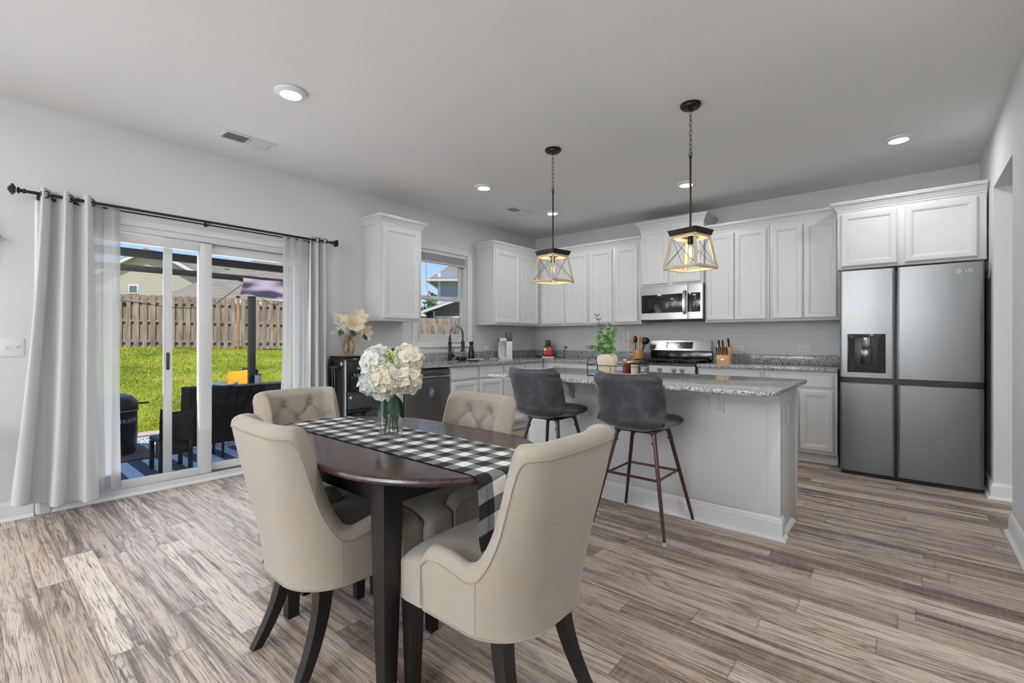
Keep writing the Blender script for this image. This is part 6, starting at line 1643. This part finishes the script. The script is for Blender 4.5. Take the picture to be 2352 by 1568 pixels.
# pendants ------------------------------------------------------------------
def pendant(x, y, rz, label, dia_bulb):
    t = thing('pendant_light', label, 'pendant light', (x, y, 0), rz, 'lantern pendants over the island')
    b = B(); b.lathe([(0, CH-.001), (.066, CH-.001), (.067, CH-.012), (.060, CH-.016), (.058, CH-.024), (.045, CH-.028), (.010, CH-.030), (.010, CH-.040), (0, CH-.040)], seg=40); b.build('ceiling_canopy', 'bronze', t)
    for k in range(2): B().tube([(.0, (-1, 1)[k]*.03, CH-.027), (0, (-1, 1)[k]*.03, CH-.034)], .005, 8).build('canopy_screw', 'bronze', t)
    z = CH-.040; b = B(); i = 0
    while z > 2.44:
        L = .042; rot = (i % 2)*PI/2
        b.tube([(.0085*math.cos(a)*math.cos(rot), .0085*math.cos(a)*math.sin(rot), z-L/2+(L/2)*math.sin(a)) for a in [2*PI*k/14 for k in range(14)]], .0018, 5, close=True); z -= L-.010; i += 1
    b.build('chain', 'bronze', t)
    b = B(); b.tube([(.012*math.cos(a), 0, z-.004+.012*math.sin(a)) for a in [2*PI*k/14 for k in range(14)]], .0025, 6, close=True); b.tube([(0, 0, z-.016), (0, 0, z-.03)], .0095, 10); b.tube([(0, 0, z-.018), (0, 0, 1.905)], .0066, 10); b.build('rod', 'bronze', t)
    def sqr(h, zz): return [(-h, -h, zz), (h, -h, zz), (h, h, zz), (-h, h, zz)]
    zt_, zb_ = 1.868, 1.645; ht, hb = .0915, .1275
    B().loft([sqr(.094, zt_+.001), sqr(.105, 1.904)]).build('cap_plate', 'bronze', t)
    w_ = .0085; b = B()
    def beam(p, q, r_=w_, tw=PI/4):
        p, q = Vector(p), Vector(q); ax = (q-p).normalized(); up = Vector((0, 0, 1)) if abs(ax.z) < .8 else Vector((p.x, p.y, 0)).normalized()
        s_ = ax.cross(up).normalized(); u_ = s_.cross(ax); b.loft([[tuple(c+s_*a*r_+u_*c2*r_) for a, c2 in ((-1, -1), (1, -1), (1, 1), (-1, 1))] for c in (p, q)])
    ct = [(-ht+w_, -ht+w_), (ht-w_, -ht+w_), (ht-w_, ht-w_), (-ht+w_, ht-w_)]; cb = [(-hb+w_, -hb+w_), (hb-w_, -hb+w_), (hb-w_, hb-w_), (-hb+w_, hb-w_)]
    for k in range(4):
        a, c = ct[k], ct[(k+1) % 4]; beam((*a, zt_-w_), (*c, zt_-w_)); a2, c2 = cb[k], cb[(k+1) % 4]; beam((*a2, zb_+w_), (*c2, zb_+w_)); beam((*a, zt_-.002), (*a2, zb_+.002))
    b.build('lantern_frame', 'driftwood', t)
    b = B()
    for k in range(4):
        a, c, a2, c2 = ct[k], ct[(k+1) % 4], cb[k], cb[(k+1) % 4]
        b.tube([(*a, zt_-.012), (*c2, zb_+.012)], .0014, 5); b.tube([(*c, zt_-.012), (*a2, zb_+.012)], .0014, 5)
    b.build('cross_wires', 'bronze', t)
    B().lathe([(0, 1.868), (.018, 1.868), (.018, 1.815), (.015, 1.808), (0, 1.808)], seg=20).build('lamp_socket', 'bronze', t)
    if dia_bulb: bl_ = [(.012, 1.807), (.014, 1.795), (.028, 1.765), (.031, 1.748), (.026, 1.728), (.012, 1.717), (0, 1.715)]
    else: bl_ = [(.012, 1.807), (.0155, 1.80), (.0160, 1.745), (.0155, 1.72), (.010, 1.71), (0, 1.708)]
    g_ = B().lathe(bl_, seg=24).build('bulb', 'bulb', t)
    b = B()
    for k in range(6):
        a = 2*PI*k/6; b.tube([(.006*math.cos(a), .006*math.sin(a), 1.79), (.008*math.cos(a+.5), .008*math.sin(a+.5), 1.735)], .0011, 5)
    b.grid_sphere((0, 0, 1.757), .0085, (1, 1, 2.6), 12, 10); b.build('filament', 'filament', g_)
    lamp('bulb_light', 'POINT', (0, 0, 1.76), energy=8.0, color=(1, .86, .66), parent=t, shadow_soft_size=.012)
pendant(2.231, -2.676, math.radians(-9.8), 'left farther lantern pendant with round bulb over the island', True)
pendant(3.358, -2.69, math.radians(-13.6), 'right nearer lantern pendant with straight tube bulb over the island', False)
# things at the left edge ----------------------------------------------------
wo_ = thing('metal_wall_flower', 'black metal wall ornament whose pointed petal tip enters at the left edge', 'wall ornament', (.03, -5.902, 1.826))
b = B()
for k in range(10):
    a = 2*PI*k/10+.03
    def fn(u, v, a=a): r_ = .03+.21*u; w2 = math.sin(PI*min(1, .08+u*.92))**.8*.045*(v-.5); return (.012+.02*math.sin(PI*u), r_*math.cos(a)-w2*2*math.sin(a), r_*math.sin(a)+w2*2*math.cos(a))
    b.grid(fn, 10, 4)
o = b.build('petals', 'black', wo_, ang=80); o.modifiers.new('s', 'SOLIDIFY').thickness = .002
B().lathe([(0, -.034), (.03, -.034), (.035, .01), (0, .02)], m=Matrix.Rotation(PI/2, 4, 'Y'), seg=20).build('hub', 'black', wo_)
st_ = thing('scroll_plant_stand', 'black metal stand whose curled foot shows at the lower left edge', 'plant stand', (.16, -5.86, 0))
for k in range(3):
    a = math.radians(80+120*k); c_, s_ = math.cos(a), math.sin(a)
    P = [(.0, .30), (.03, .16), (.08, .05), (.13, .012), (.165, .006), (.185, .02), (.183, .042), (.168, .046)]
    B().tube(catmull([(r_*c_, r_*s_, z_) for r_, z_ in P], 6), .006, 8).build('scroll_leg', 'black', st_)
B().tube([(0, 0, .22), (0, 0, .62)], .009, 10).build('post', 'black', st_); B().lathe([(0, .62), (.11, .62), (.12, .635), (.118, .64), (0, .628)], seg=30).build('tray', 'black', st_)
